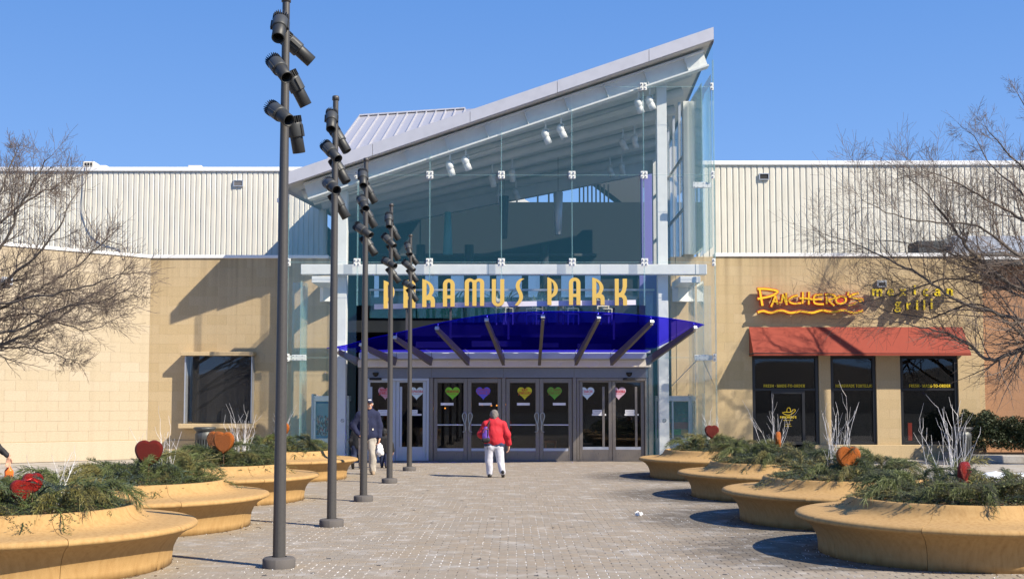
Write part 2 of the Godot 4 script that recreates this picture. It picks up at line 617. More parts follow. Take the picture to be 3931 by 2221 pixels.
	grain(mat("soil", Color.WHITE, 1.0), T.dirt, one * 0.6)
	for g in [["needle_a", 0.042, 0.066, 0.018], ["needle_b", 0.082, 0.104, 0.022], ["needle_c", 0.046, 0.074, 0.048], ["needle_d", 0.15, 0.135, 0.032]]:
		var nm := mat(g[0], lin(g[1], g[2], g[3]), 0.6)
		nm.backlight_enabled = true
		nm.backlight = Color(0.35, 0.35, 0.35)
	mat("stem_brown", lin(0.11, 0.07, 0.04), 0.9)
	for g in [["heart_red", 0.55, 0.03, 0.015], ["heart_orange", 1.0, 0.27, 0.035], ["heart_dark", 0.34, 0.03, 0.015]]:
		var hm := grain(mat(g[0], lin(g[1], g[2], g[3]), 0.4, 0.2), T.glitter, one * 0.35)
		hm.normal_enabled = true
		hm.normal_texture = T.glitter_n
		hm.normal_scale = 1.0
	mat("ribbon_red", lin(0.6, 0.02, 0.02), 0.3)
	mat("white_twig", lin(0.72, 0.70, 0.70), 0.7)
	grain(mat("bark", lin(0.16, 0.135, 0.115), 0.9), T.bark, one * 0.3)
	mat("twig", lin(0.15, 0.115, 0.095), 0.85)
	mat("hedge_leaf", lin(0.022, 0.036, 0.010), 0.6)
	mat("hedge_leaf_tip", lin(0.05, 0.05, 0.014), 0.6)
	mat("bin_metal", lin(0.075, 0.08, 0.08), 0.5, 0.4)
	# people
	mat("skin", lin(0.56, 0.31, 0.21), 0.55)
	M.skin.subsurf_scatter_enabled = true
	M.skin.subsurf_scatter_strength = 0.12
	mat("grey_hair", lin(0.16, 0.14, 0.13), 0.8)
	mat("white_hair", lin(0.5, 0.48, 0.46), 0.8)
	grain(mat("red_cloth", lin(0.62, 0.018, 0.035), 0.8), T.weave, one * 0.3)
	grain(mat("navy_fleece", lin(0.018, 0.024, 0.07), 0.95), T.weave, one * 0.2)
	grain(mat("pale_trousers", lin(0.66, 0.66, 0.74), 0.85), T.weave, one * 0.3)
	grain(mat("khaki_trousers", lin(0.50, 0.46, 0.40), 0.9), T.weave, one * 0.3)
	mat("navy_shirt", lin(0.03, 0.04, 0.10), 0.9)
	mat("black_cloth", lin(0.012, 0.012, 0.014), 0.75)
	mat("denim", lin(0.02, 0.03, 0.075), 0.9)
	mat("black_shoe", lin(0.012, 0.011, 0.012), 0.45)
	mat("tan_shoe", lin(0.32, 0.24, 0.16), 0.8)
	mat("sole", lin(0.25, 0.24, 0.22), 0.8)
	mat("purple_nylon", lin(0.12, 0.05, 0.34), 0.5)
	mat("cap_navy", lin(0.012, 0.016, 0.045), 0.8)
	var bag := mat("white_plastic", lin(0.78, 0.78, 0.8), 0.35)
	bag.backlight_enabled = true
	bag.backlight = Color(0.5, 0.5, 0.5)
	var ob := mat("orange_plastic", lin(0.85, 0.19, 0.02), 0.35)
	ob.backlight_enabled = true
	ob.backlight = Color(0.6, 0.6, 0.6)
	mat("zip_orange", lin(0.8, 0.2, 0.02), 0.5)

# ------------------------------------------------------------------ ground
func build_ground() -> void:
	var g := MB.new()
	g.span(Vector3(-400, -0.35, -420), Vector3(400, -0.12, 400))
	tag(obj("ground", g, M.asphalt), "dark parking ground around the shopping centre", "ground", "", "structure")
	var plaza := node("plaza_paving", self)
	tag(plaza, "plaza of brick pavers leading to the glass entrance, salt stained", "pavement", "", "structure")
	var b := MB.new()
	b.span(Vector3(-6.8, -0.1, -34.5), Vector3(6.8, -0.0035, -6.0))
	obj("joint_bed", b, M.paver_bed, plaza)
	var pm := MB.new()
	pm.box(Vector3(0, -0.03, 0), Vector3(0.190, 0.06, 0.0993), Basis(), 0.0025)
	var paver := pm.mesh()
	var xfs := []
	var near := []
	var tones := []
	var row := 0
	var z := -6.4
	while z > -34.3:
		var x := -6.75 + (0.1 if row % 2 else 0.0)
		while x < 6.75:
			var t := Transform3D(Basis(Vector3.UP, rng.randf_range(-0.012, 0.012)) * Basis(Vector3.RIGHT, rng.randf_range(-0.006, 0.006)), Vector3(x + rng.randf_range(-0.002, 0.002), rng.randf_range(-0.0012, 0.0012), z))
			if -z > 10.55 and -z < 11.16 and absf(x) < -z * 0.475:
				near.append(t)
			else:
				xfs.append(t)
				var v := rng.randf_range(0.94, 1.05)
				var w := rng.randf_range(-0.012, 0.012)
				var damp_and_shade := 1.0
				for c in [[4.4, 12.7], [4.2, 16.2], [4.2, 20.4], [4.1, 25.6]]:  # wet stain and cast planter shade, both painted into the paver tones
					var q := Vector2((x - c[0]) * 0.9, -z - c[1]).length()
					damp_and_shade = minf(damp_and_shade, clampf(0.42 + (q - 1.7 + rng.randf_range(-0.12, 0.12)) * 0.75, 0.42, 1.0))
				v *= damp_and_shade
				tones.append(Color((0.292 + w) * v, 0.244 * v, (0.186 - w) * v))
			x += 0.2
		z -= 0.1
		row += 1
	for i in near.size():
		if i < 300:
			obj("paver", paver, M["paver_%d" % rng.randi_range(0, 4)], plaza, near[i])
		else:
			xfs.append(near[i])
			tones.append(Color(0.305, 0.258, 0.206))
	var mm := MultiMesh.new()
	mm.transform_format = MultiMesh.TRANSFORM_3D
	mm.use_colors = true
	mm.mesh = paver
	mm.instance_count = xfs.size()
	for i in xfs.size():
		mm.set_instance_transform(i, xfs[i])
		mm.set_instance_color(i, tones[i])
	var mi := MultiMeshInstance3D.new()
	mi.name = "paver_field"
	mi.multimesh = mm
	mi.material_override = M.paver
	plaza.add_child(mi, true)
	tag(mi, "", "", "", "stuff")
	# concrete walks on both sides, cast in slabs
	for side in [-1, 1]:
		var walk := node("sidewalk", self)
		tag(walk, "pale concrete walk in cast slabs " + ("along the curved tan wall" if side < 0 else "below the restaurant windows"), "pavement", "", "structure")
		for i in 8:
			for j in 13:
				var x0: float = side * (6.82 + i * 2.0)
				var z0 := -9.0 - j * 2.0
				var s := MB.new()
				s.span(Vector3(minf(x0, x0 + side * 1.99), -0.12, z0 - 1.99), Vector3(maxf(x0, x0 + side * 1.99), rng.randf_range(-0.004, 0.0), z0), 0.006)
				obj("concrete_slab", s, M.concrete, walk)
	# crumpled paper, snow
	var lit := MB.new()
	for i in 7:
		var c := Vector3(rng.randf_range(-0.06, 0.06), 0.02 + rng.randf() * 0.03, rng.randf_range(-0.04, 0.04))
		lit.box(c, Vector3(0.05, 0.010, 0.045), Basis.from_euler(Vector3(rng.randf() * 2, rng.randf() * 3, rng.randf() * 2)))
	var paper := obj("paper_scrap", lit, M.white, self, Transform3D(Basis(), Vector3(1.92, 0.004, -16.6)))
	tag(paper, "white crumpled paper scrap lying on the brick paving", "litter")
	var salt := MB.new()
	for k in 420:
		var c := Vector2(rng.randf_range(-4.0, 4.0), rng.randf_range(10.6, 30.0))
		if k < 300:
			var foot: Vector2 = [Vector2(-5.1, 11.4), Vector2(-5.14, 15.2), Vector2(-5.2, 19.4), Vector2(-2.4, 11.4), Vector2(-2.5, 15.2), Vector2(-2.6, 27.8), Vector2(5.0, 12.45)][k % 7]
			var a := rng.randf() * TAU
			c = foot + Vector2(cos(a), sin(a)) * ((1.5 if absf(foot.x) > 4.0 else 0.18) + pow(rng.randf(), 2.0) * 0.5)
		salt.box(Vector3(c.x, 0.004, -c.y), Vector3.ONE * rng.randf_range(0.003, 0.008), Basis.from_euler(Vector3(rng.randf(), rng.randf() * 3, rng.randf())))
	tag(obj("salt_grains", salt, M.white, plaza), "", "", "", "stuff")
	var gum := MB.new()
	for k in 160:
		var c := Vector3(rng.randf_range(-3.5, 3.5), 0.0022, -rng.randf_range(10.8, 31.0))
		gum.lathe([Vector2(rng.randf_range(0.012, 0.03), 0.0), Vector2(0.0, 0.0012)], 7, 0, TAU, Transform3D(Basis(), c))
	tag(obj("gum_spots", gum, M.dark_steel, plaza), "", "", "", "stuff")
	var leaves := MB.new()
	for k in 500:
		var foot: Vector2 = [Vector2(-5.07, 11.4), Vector2(-5.14, 15.2), Vector2(-5.18, 19.4), Vector2(-5.27, 25.0), Vector2(5.0, 12.45), Vector2(4.82, 15.95), Vector2(4.8, 20.15), Vector2(4.69, 25.4)][k % 8]
		var a := rng.randf() * TAU
		var c := foot + Vector2(cos(a), sin(a)) * (1.495 + pow(rng.randf(), 3.0) * 0.3)
		leaves.box(Vector3(c.x, 0.005, -c.y), Vector3(rng.randf_range(0.01, 0.035), 0.006, rng.randf_range(0.008, 0.02)), Basis.from_euler(Vector3(rng.randf() * 0.4, rng.randf() * 3, rng.randf() * 0.4)))
	tag(obj("leaf_litter", leaves, M.stem_brown, plaza), "", "", "", "stuff")
	var sn := nets([[Vector3(-1.2, 0, 0), Vector3(1.4, 0, 0.2), 0.16, 0.2, 0.7], [Vector3(0.2, 0.0, -0.4), Vector3(2.2, 0, -0.5), 0.2, 0.14, 0.7]], 0.05, 0.2, 0.06, 3.0)
	tag(obj("snow_pile", sn, M.snow, self, Transform3D(Basis(), Vector3(11.9, -0.02, -24.8))), "low bluish white patch of leftover snow on the walk", "snow", "", "stuff")

# what lies behind the camera and shows in the panes: a wooded rise and bare trees
func build_far_side() -> void:
	var h := MB.new().smooth(1)
	var n := 40
	for i in n:
		var a0 := PI * i / n
		var a1 := PI * (i + 1) / n
		var f := func(a: float, r: float, y: float) -> Vector3: return Vector3(cos(a) * r, y, sin(a) * r)
		var y0 := 9.0 + 2.5 * sin(i * 1.7) + 1.5 * sin(i * 0.6)
		var y1 := 9.0 + 2.5 * sin((i + 1) * 1.7) + 1.5 * sin((i + 1) * 0.6)
		h.quad(f.call(a1, 160.0, -0.3), f.call(a0, 160.0, -0.3), f.call(a0, 175.0, y0), f.call(a1, 175.0, y1))
		h.quad(f.call(a1, 175.0, y1), f.call(a0, 175.0, y0), f.call(a0, 230.0, -0.3), f.call(a1, 230.0, -0.3))
	tag(obj("wooded_hill", h, M.bark), "brown wooded rise across the parking ground", "hill", "", "structure")

# ------------------------------------------------------------------ stone walls
var block_cache := {}

func block_mesh(w: float, h: float) -> ArrayMesh:
	var key := "%d_%d" % [roundi(w * 1000), roundi(h * 1000)]
	if not block_cache.has(key):
		block_cache[key] = MB.new().box(Vector3.ZERO, Vector3(w, h, 0.05), Basis(), 0.0013).mesh()
	return block_cache[key]

# a wall from a to b (x, z on the ground), seen from its left side; openings in wall coordinates as Rect2
func stone_wall(parent: Node3D, a: Vector2, b: Vector2, y0: float, y1: float, openings: Array, mats: Array, bw := 0.595, bh := 0.295, limit := 300) -> void:
	var len := a.distance_to(b)
	var ux := Vector3(b.x - a.x, 0, b.y - a.y) / len
	var nz := ux.cross(Vector3.UP)
	var bs := Basis(ux, Vector3.UP, nz)
	var org := Vector3(a.x, 0, a.y)
	var core := MB.new()
	var cuts := [0.0]
	for o in openings: cuts.append_array([o.position.x, o.end.x])
	cuts.append(len)
	for i in range(0, cuts.size(), 2):
		if cuts[i + 1] - cuts[i] > 0.01:
			core.box(org + bs * Vector3((cuts[i] + cuts[i + 1]) / 2, (y0 + y1) / 2, -0.131), Vector3(cuts[i + 1] - cuts[i], y1 - y0, 0.25), bs)
	for o in openings:
		if o.position.y - y0 > 0.01:
			core.box(org + bs * Vector3(o.get_center().x, (y0 + o.position.y) / 2, -0.131), Vector3(o.size.x, o.position.y - y0, 0.25), bs)
		core.box(org + bs * Vector3(o.get_center().x, (y1 + o.end.y) / 2, -0.131), Vector3(o.size.x, y1 - o.end.y, 0.25), bs)
	obj("wall_core", core, M.mortar, parent)
	var rest := MB.new()
	var count := 0
	var y := y1
	var row := 0
	while y - bh > y0 - 0.2:
		var h := minf(bh, y - y0)
		if h < 0.05: break
		var yb := y - h
		var x := -(0.5 if row % 2 else 0.0) * bw
		while x < len:
			var segs := [[maxf(x, 0.0), minf(x + bw, len)]]
			for o in openings:
				if yb + 0.02 < o.end.y and y - 0.02 > o.position.y:
					var out := []
					for s in segs:
						if s[1] <= o.position.x or s[0] >= o.end.x: out.append(s)
						else:
							if s[0] < o.position.x: out.append([s[0], o.position.x])
							if s[1] > o.end.x: out.append([o.end.x, s[1]])
					segs = out
			for s in segs:
				var w: float = s[1] - s[0] - 0.0022
				if w < 0.03: continue
				var c: Vector3 = org + bs * Vector3((s[0] + s[1]) / 2, yb + h / 2, -0.025 + rng.randf_range(-0.0008, 0.0008))
				if count < limit:
					obj("stone_block", block_mesh(w, h - 0.0022), mats[rng.randi_range(0, mats.size() - 1)], parent, Transform3D(bs, c))
					count += 1
				else:
					rest.box(c, Vector3(w, h - 0.0035, 0.05), bs, 0.0025)
			x += bw
		y -= bh
		row += 1
	if count >= limit:
		tag(obj("stone_course", rest, mats[0], parent), "", "", "", "stuff")

func build_tan_wings() -> void:
	var sm := [M.stone_0, M.stone_1, M.stone_2, M.stone_3]
	# left: a wall facing the plaza and an angled stretch coming forward
	var lw := thing("tan_block_wing", "tan block wall with a projecting display window, left of the glass hall", "building")
	stone_wall(lw, Vector2(-11.22, -33.75), Vector2(-5.73, -33.75), 0.58, 6.2, [Rect2(1.2, 1.15, 2.05, 2.0)], sm)
	var p := MB.new()
	p.box(Vector3(-8.47, 0.29, -33.86), Vector3(5.5, 0.575, 0.3), Basis(), 0.012)
	obj("plinth", p, M.stone_1, lw)
	p = MB.new()
	p.span(Vector3(-11.24, 6.2, -34.1), Vector3(-5.70, 6.3, -33.71), 0.01)
	obj("coping", p, M.coping, lw)
	# the end that turns into the glass hall, with a bevelled return
	p = MB.new()
	p.span(Vector3(-5.73, 0.0, -36.5), Vector3(-5.55, 6.2, -33.76), 0.01)
	obj("return_wall", p, M.stone_2, lw)
	p = MB.new()
	p.span(Vector3(-14.5, 6.02, -38.0), Vector3(-5.73, 6.18, -34.12))
	obj("flat_roof", p, M.inner_grey, lw)
	# display window: a box of glass between two ledges
	var bay := node("display_window", lw)
	obj("top_ledge", MB.new().span(Vector3(-10.13, 3.16, -33.9), Vector3(-7.9, 3.28, -33.33), 0.008), M.stone_1, bay)
	obj("bottom_ledge", MB.new().span(Vector3(-10.15, 0.95, -33.9), Vector3(-7.86, 1.09, -33.30), 0.008), M.stone_1, bay)
	obj("jamb", MB.new().span(Vector3(-10.03, 1.1, -33.9), Vector3(-9.99, 3.155, -33.46)), M.pale_alu, bay)
	obj("jamb", MB.new().span(Vector3(-7.99, 1.1, -33.9), Vector3(-7.96, 3.155, -33.46)), M.pale_alu, bay)
	obj("front_pane", MB.new().span(Vector3(-9.98, 1.1, -33.45), Vector3(-8.0, 3.15, -33.445)), M.bay_glass, bay)
	obj("dark_backing", MB.new().span(Vector3(-9.82, 1.12, -33.62), Vector3(-8.0, 3.14, -33.60)), M.matte_black, bay)
	obj("black_box", MB.new().span(Vector3(-8.9, 1.12, -33.58), Vector3(-8.35, 1.55, -33.50), 0.01), M.black, bay)
	# angled stretch
	var aw := thing("angled_tan_wall", "long sunlit tan block wall angling forward behind the left planters", "building")
	var A := Vector2(-20.0, -26.64)
	var B := Vector2(-11.22, -33.75)
	stone_wall(aw, A, B, 0.58, 6.2, [], [M.pale_stone_0, M.pale_stone_1, M.pale_stone_2, M.pale_stone_3])
	var d := (B - A).normalized()
	var bs := Basis(Vector3(d.x, 0, d.y), Vector3.UP, Vector3(d.x, 0, d.y).cross(Vector3.UP))
	var mid := Vector3((A.x + B.x) / 2, 0, (A.y + B.y) / 2)
	obj("plinth", MB.new().box(mid + Vector3(0, 0.29, 0) - bs.z * 0.11, Vector3(A.distance_to(B), 0.575, 0.3), bs, 0.012), M.pale_stone_3, aw)
	obj("coping", MB.new().box(mid + Vector3(0, 6.25, 0) - bs.z * 0.17, Vector3(A.distance_to(B) + 0.02, 0.1, 0.42), bs, 0.01), M.coping, aw)
	wall_lamp(Vector3(-14.45, 5.19, -31.08), bs, "small square wall light high on the angled tan wall")
	# right: the restaurant wing
	var rw := thing("restaurant_wing", "tan block restaurant front with three tall black windows", "building")
	stone_wall(rw, Vector2(5.09, -33.75), Vector2(14.45, -33.75), 0.44, 6.25, [Rect2(2.33, 0.4, 2.06, 2.8), Rect2(4.75, 0.4, 1.41, 2.8), Rect2(6.90, 0.4, 1.79, 2.8)], sm)
	obj("plinth", MB.new().span(Vector3(9.3, 0.0, -34.1), Vector3(14.47, 0.435, -33.66), 0.012), M.stone_1, rw)
	obj("plinth", MB.new().span(Vector3(5.09, 0.0, -34.1), Vector3(7.42, 0.435, -33.74), 0.012), M.stone_1, rw)
	obj("coping", MB.new().span(Vector3(6.3, 6.25, -34.1), Vector3(14.2, 6.36, -33.71), 0.01), M.coping, rw)
	obj("flat_roof", MB.new().span(Vector3(6.3, 6.05, -37.0), Vector3(20.0, 6.22, -34.12)), M.inner_grey, rw)
	obj("return_wall", MB.new().span(Vector3(4.92, 0.0, -36.5), Vector3(5.085, 6.25, -33.76), 0.01), M.stone_2, rw)
	obj("end_wall", MB.new().span(Vector3(14.46, 0.0, -34.6), Vector3(14.62, 6.3, -33.8), 0.01), M.stone_0, rw)
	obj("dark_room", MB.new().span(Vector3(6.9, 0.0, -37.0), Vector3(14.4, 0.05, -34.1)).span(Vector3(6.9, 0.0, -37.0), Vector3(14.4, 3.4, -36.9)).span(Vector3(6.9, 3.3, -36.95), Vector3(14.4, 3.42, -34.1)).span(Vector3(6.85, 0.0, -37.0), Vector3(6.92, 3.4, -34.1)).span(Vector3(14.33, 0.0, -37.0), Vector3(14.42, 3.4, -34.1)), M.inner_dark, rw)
	var tw := thing("terracotta_wall", "terracotta coloured wall behind the hedge at the right edge", "building")
	stone_wall(tw, Vector2(14.45, -34.6), Vector2(24.0, -34.6), 0.0, 6.25, [], [M.terracotta])
	obj("coping", MB.new().span(Vector3(14.3, 6.25, -34.95), Vector3(24.0, 6.36, -34.56), 0.01), M.coping, tw)
	wall_lamp(Vector3(11.46, 5.4, -33.745), Basis(), "small square wall light above the yellow lettering")

func wall_lamp(at: Vector3, bs: Basis, label: String) -> void:
	var l := thing("wall_light", label, "wall light")
	l.transform = Transform3D(bs, at)
	obj("frame", MB.new().box(Vector3(0, 0, 0.04), Vector3(0.30, 0.22, 0.08), Basis(), 0.008), M.pale_alu, l)
	obj("lens", MB.new().box(Vector3(0, -0.01, 0.082), Vector3(0.2, 0.10, 0.012)), M.black, l)

# ------------------------------------------------------------------ ribbed metal halls
func build_metal_halls() -> void:
	for side in [-1, 1]:
		var hall := thing("metal_clad_hall", "hall clad in ribbed cream metal, " + ("left of the glass entrance" if side < 0 else "right of the glass entrance, above the restaurant"), "building")
		var pitch := 0.182 if side < 0 else 0.209
		var z := -38.0 if side < 0 else -37.0
		var x0 := -24.0 if side < 0 else 6.35
		var x1 := -5.9 if side < 0 else 24.0
		var y0 := 5.8
		var y1 := 9.85
		var ribs := 6
		var pm := MB.new()
		var prof := [Vector2(0, 0.0), Vector2(0.58, 0.0), Vector2(0.70, -0.028), Vector2(0.86, -0.028), Vector2(0.91, 0.0), Vector2(1.0, 0.0)]
		for r in ribs:
			for i in prof.size() - 1:
				var a := Vector3((r + prof[i].x) * pitch, 0, prof[i].y)
				var b := Vector3((r + prof[i + 1].x) * pitch, 0, prof[i + 1].y)
				if r == ribs - 1 and i == prof.size() - 2: b.x -= 0.004
				var t := Vector3(0, y1 - y0, 0)
				pm.quad(a, b, b + t, a + t)
		var sheet := pm.mesh()
		var x := x0
		while x + pitch * ribs <= x1 + 0.3:
			obj("cladding_panel", sheet, M.cladding, hall, Transform3D(Basis(), Vector3(x, y0, z + rng.randf_range(-0.004, 0.004))))
			x += pitch * ribs
		obj("backing_wall", MB.new().span(Vector3(x0, 0.2, z - 0.4), Vector3(x - 0.01, y1 + 0.02, z - 0.09)), M.cladding, hall)
		obj("roof_coping", MB.new().span(Vector3(x0, y1 - 0.01, z - 0.45), Vector3(x, y1 + 0.14, z + 0.06), 0.012), M.coping, hall)
		var vx := -9.61 if side < 0 else 8.62
		var vent := node("wall_vent", hall, Transform3D(Basis(), Vector3(vx, 9.41 if side < 0 else 9.44, z + 0.02)))
		obj("frame", MB.new().box(Vector3(0, 0.10, 0.02), Vector3(0.34, 0.025, 0.05)).box(Vector3(0, -0.10, 0.02), Vector3(0.34, 0.025, 0.05)).box(Vector3(-0.158, 0, 0.02), Vector3(0.025, 0.17, 0.05)).box(Vector3(0.158, 0, 0.02), Vector3(0.025, 0.17, 0.05)), M.pale_alu, vent)
		obj("pane", MB.new().box(Vector3(0, 0, 0.015), Vector3(0.285, 0.165, 0.02)), M.stainless if side < 0 else M.black, vent)
	# things on the roofs
	var ac := thing("rooftop_cooling_unit", "small cream cooling unit with grille on the left metal roof", "roof unit", Vector3(-15.1, 9.75, -39.0))
	obj("housing", MB.new().box(Vector3(-0.1, 0.31, 0), Vector3(0.42, 0.62, 0.5), Basis(), 0.02), M.cream, ac)
	obj("cabinet", MB.new().box(Vector3(0.33, 0.25, 0), Vector3(0.44, 0.46, 0.5), Basis(), 0.02), M.coping, ac)
	for i in 3:
		for j in 2:
			obj("grille", MB.new().box(Vector3(-0.2 + i * 0.1, 0.40 + j * 0.12, 0.252), Vector3(0.07, 0.1, 0.01)), M.black, ac)
	var cap := obj("roof_hatch", MB.new().box(Vector3(0, 0.2, 0), Vector3(0.5, 0.56, 0.4), Basis(), 0.02), M.cream, self, Transform3D(Basis(), Vector3(-11.4, 9.76, -39.0)))
	tag(cap, "low cream box on the left metal roof, nearer the poles", "roof unit")
	var pts := [Vector3(-14.92, 10.05, -37.88), Vector3(-14.95, 9.3, -37.9), Vector3(-14.97, 8.55, -37.9), Vector3(-14.7, 7.85, -37.9), Vector3(-14.38, 7.5, -37.9), Vector3(-13.95, 7.32, -37.9), Vector3(-13.6, 7.2, -37.9), Vector3(-13.5, 6.9, -37.9)]
	var sp := spline(pts, 5)
	var rr := []
	for i in sp.size(): rr.append(0.016)
	var cable := MB.new().tube(sp, rr, 6)
	tag(obj("roof_cable", cable, M.rib_grey), "grey cable sagging down the ribbed metal from the roof unit", "cable")
	var ru := thing("rooftop_air_handler", "grey air handler with black pipe behind the tan parapet, seen through the branches", "roof unit", Vector3(14.6, 6.2, -35.6))
	obj("housing", MB.new().box(Vector3(0.9, 0.45, 0), Vector3(2.6, 0.9, 1.2), Basis(), 0.03), M.pale_alu, ru)
	obj("fan_box", MB.new().box(Vector3(-1.05, 0.4, 0.1), Vector3(0.9, 0.7, 0.9), Basis(), 0.03), M.inner_grey, ru)
	obj("duct", MB.new().box(Vector3(-1.9, 0.22, 0.2), Vector3(0.75, 0.32, 0.5), Basis(), 0.02), M.dark_steel, ru)
	obj("pipe", MB.new().tube([Vector3(-0.6, 0.25, 0.75), Vector3(1.2, 0.27, 0.75), Vector3(3.2, 0.27, 0.75)], [0.07, 0.07, 0.07], 10), M.dark_steel, ru)

# ------------------------------------------------------------------ the glass hall
# underside of the warped roof at (x, depth)
func roof_y(x: float, d: float) -> float:
	var u := (x + 6.6) / 12.3
	var t := (d - 31.4) / 10.6
	return lerpf(lerpf(8.03, 12.28, u), lerpf(8.9, 11.3, u), t)

func build_glass_hall() -> void:
	var hall := thing("glass_entrance_hall", "glass fronted entrance hall under a roof that sweeps up to the right", "building")
	# roof slab, as strips of the warped surface
	var rf := MB.new().smooth(1)
	var nu := 10
	var nv := 6
	var top := MB.new().smooth(1)
	for i in nu:
		for j in nv:
			var xa := lerpf(-6.7, 5.86, float(i) / nu)
			var xb := lerpf(-6.7, 5.86, float(i + 1) / nu)
			var da := lerpf(31.45, 42.0, float(j) / nv)
			var db := lerpf(31.45, 42.0, float(j + 1) / nv)
			var P := func(x: float, d: float, o: float) -> Vector3: return Vector3(x, roof_y(x, d) + o, -d)
			rf.quad(P.call(xa, db, 0.0), P.call(xb, db, 0.0), P.call(xb, da, 0.0), P.call(xa, da, 0.0))
			top.quad(P.call(xa, da, 0.3), P.call(xb, da, 0.3), P.call(xb, db, 0.3), P.call(xa, db, 0.3))
	obj("ceiling", rf, M.soffit, hall)
	obj("roof_deck", top, M.roof_metal, hall)
	# fascia of bent metal panels
	var fx := [-6.74, -4.05, -1.22, 1.32, 4.0, 5.9]
	for i in fx.size() - 1:
		var a: float = fx[i] + 0.006
		var b: float = fx[i + 1] - 0.006
		var f := MB.new()
		var poly := pv([a, roof_y(a, 31.4) - 0.03, b, roof_y(b, 31.4) - 0.03, b, roof_y(b, 31.4) + 0.33, a, roof_y(a, 31.4) + 0.33])
		f.prism(poly, 0.14, Transform3D(Basis(), Vector3(0, 0, -31.33 + rng.randf_range(-0.012, 0.012))))
		obj("fascia_panel", f, M.fascia_metal, hall)
	var side := MB.new()
	for s in [[-6.76, -6.70], [5.87, 5.93]]:
		for j in 6:
			var d0 := lerpf(31.5, 42.0, j / 6.0)
			var d1 := lerpf(31.5, 42.0, (j + 1) / 6.0)
			var xm: float = s[0] if s[0] < 0 else s[1]
			var ya := roof_y(xm, d0)
			var yb := roof_y(xm, d1)
			side.quad(Vector3(s[0], ya - 0.06, -d0), Vector3(s[0], ya + 0.36, -d0), Vector3(s[0], yb + 0.36, -d1), Vector3(s[0], yb - 0.06, -d1))
			side.quad(Vector3(s[1], yb - 0.06, -d1), Vector3(s[1], yb + 0.36, -d1), Vector3(s[1], ya + 0.36, -d0), Vector3(s[1], ya - 0.06, -d0))
	obj("side_fascia", side, M.fascia_metal, hall)
	obj("gutter_head", MB.new().span(Vector3(-6.95, 7.62, -32.3), Vector3(-6.78, 7.76, -32.0), 0.01), M.coping, hall)
	# I-beam right behind the fascia
	var ib := MB.new()
	var yo := -0.08
	var i0 := Vector3(-6.15, roof_y(-6.15, 31.95) + yo, -31.95)
	var i1 := Vector3(5.68, roof_y(5.68, 31.95) + yo, -31.95)
	var up := (i1 - i0).cross(Vector3.FORWARD).normalized()
	if up.y < 0: up = -up
	ib.beam(i0 - up * 0.24, i1 - up * 0.24, 0.04, 0.46, up)
	ib.beam(i0 - up * 0.47, i1 - up * 0.47, 0.34, 0.05, up)
	ib.beam(i0 - up * 0.01, i1 - up * 0.01, 0.34, 0.04, up)
	for k in 10:
		var c := i0.lerp(i1, (k + 0.5) / 10.0) - up * 0.24
		ib.box(c + Vector3(0, 0, 0.09), Vector3(0.02, 0.42, 0.14), Basis((i1 - i0).normalized(), up, Vector3.BACK))
	obj("edge_beam", ib, M.white_paint, hall)
	# purlins behind, and the heavier rear beam
	for k in 6:
		var d := 33.2 + k * 1.62
		var pts := []
		var rad := []
		for s in 9:
			var x := lerpf(-6.4, 5.5, s / 8.0)
			pts.append(Vector3(x, roof_y(x, d) - 0.14, -d))
			rad.append(0.17)
		obj("purlin", MB.new().tube(pts, rad, 10), M.soffit, hall)
	var pp := []
	var pr := []
	for s in 9:
		var x := lerpf(-6.2, 4.6, s / 8.0)
		pp.append(Vector3(x, roof_y(x, 33.9) - 0.42, -33.9))
		pr.append(0.045)
	obj("sprinkler_pipe", MB.new().tube(pp, pr, 8), M.soffit, hall)
	var rb := MB.new()
	for s in 6:
		var xa := lerpf(-6.5, 5.4, s / 6.0)
		var xb := lerpf(-6.5, 5.4, (s + 1) / 6.0)
		rb.beam(Vector3(xa, roof_y(xa, 41.6) - 0.36, -41.6), Vector3(xb, roof_y(xb, 41.6) - 0.36, -41.6), 0.3, 0.7)
	obj("rear_beam", rb, M.soffit, hall)
	# columns, crossbeam and its end brackets
	obj("column", MB.new().span(Vector3(-5.23, 0.0, -32.62), Vector3(-4.92, 8.05, -32.32), 0.012), M.white_paint, hall)
	obj("column", MB.new().span(Vector3(4.34, 0.0, -32.62), Vector3(4.64, 11.35, -32.32), 0.012), M.white_paint, hall)
	obj("crossbeam", MB.new().span(Vector3(-6.22, 5.49, -32.26), Vector3(5.74, 5.79, -31.98), 0.012), M.white_paint, hall)
	for x in [-4.0, 2.6, -0.7, 5.4]:
		obj("cover_strip", MB.new().span(Vector3(x, 5.484, -32.262), Vector3(x + 0.012, 5.796, -31.974)), M.bolt, hall)
	for s in [-1, 1]:
		var bx := -5.6 if s < 0 else 5.25
		obj("beam_bracket", MB.new().span(Vector3(bx - 0.3, 5.25, -33.7), Vector3(bx + 0.3, 5.44, -32.0), 0.01).box(Vector3(bx, 5.1, -33.5), Vector3(0.55, 0.55, 0.3), Basis(Vector3.UP, 0.5)), M.white_paint, hall)
	# front glass
	var gx := [-6.56, -4.52, -2.41, -0.31, 1.76, 3.87, 5.94]
	var gy := [0.04, 3.03, 5.81, 8.38, 11.01, 13.5]
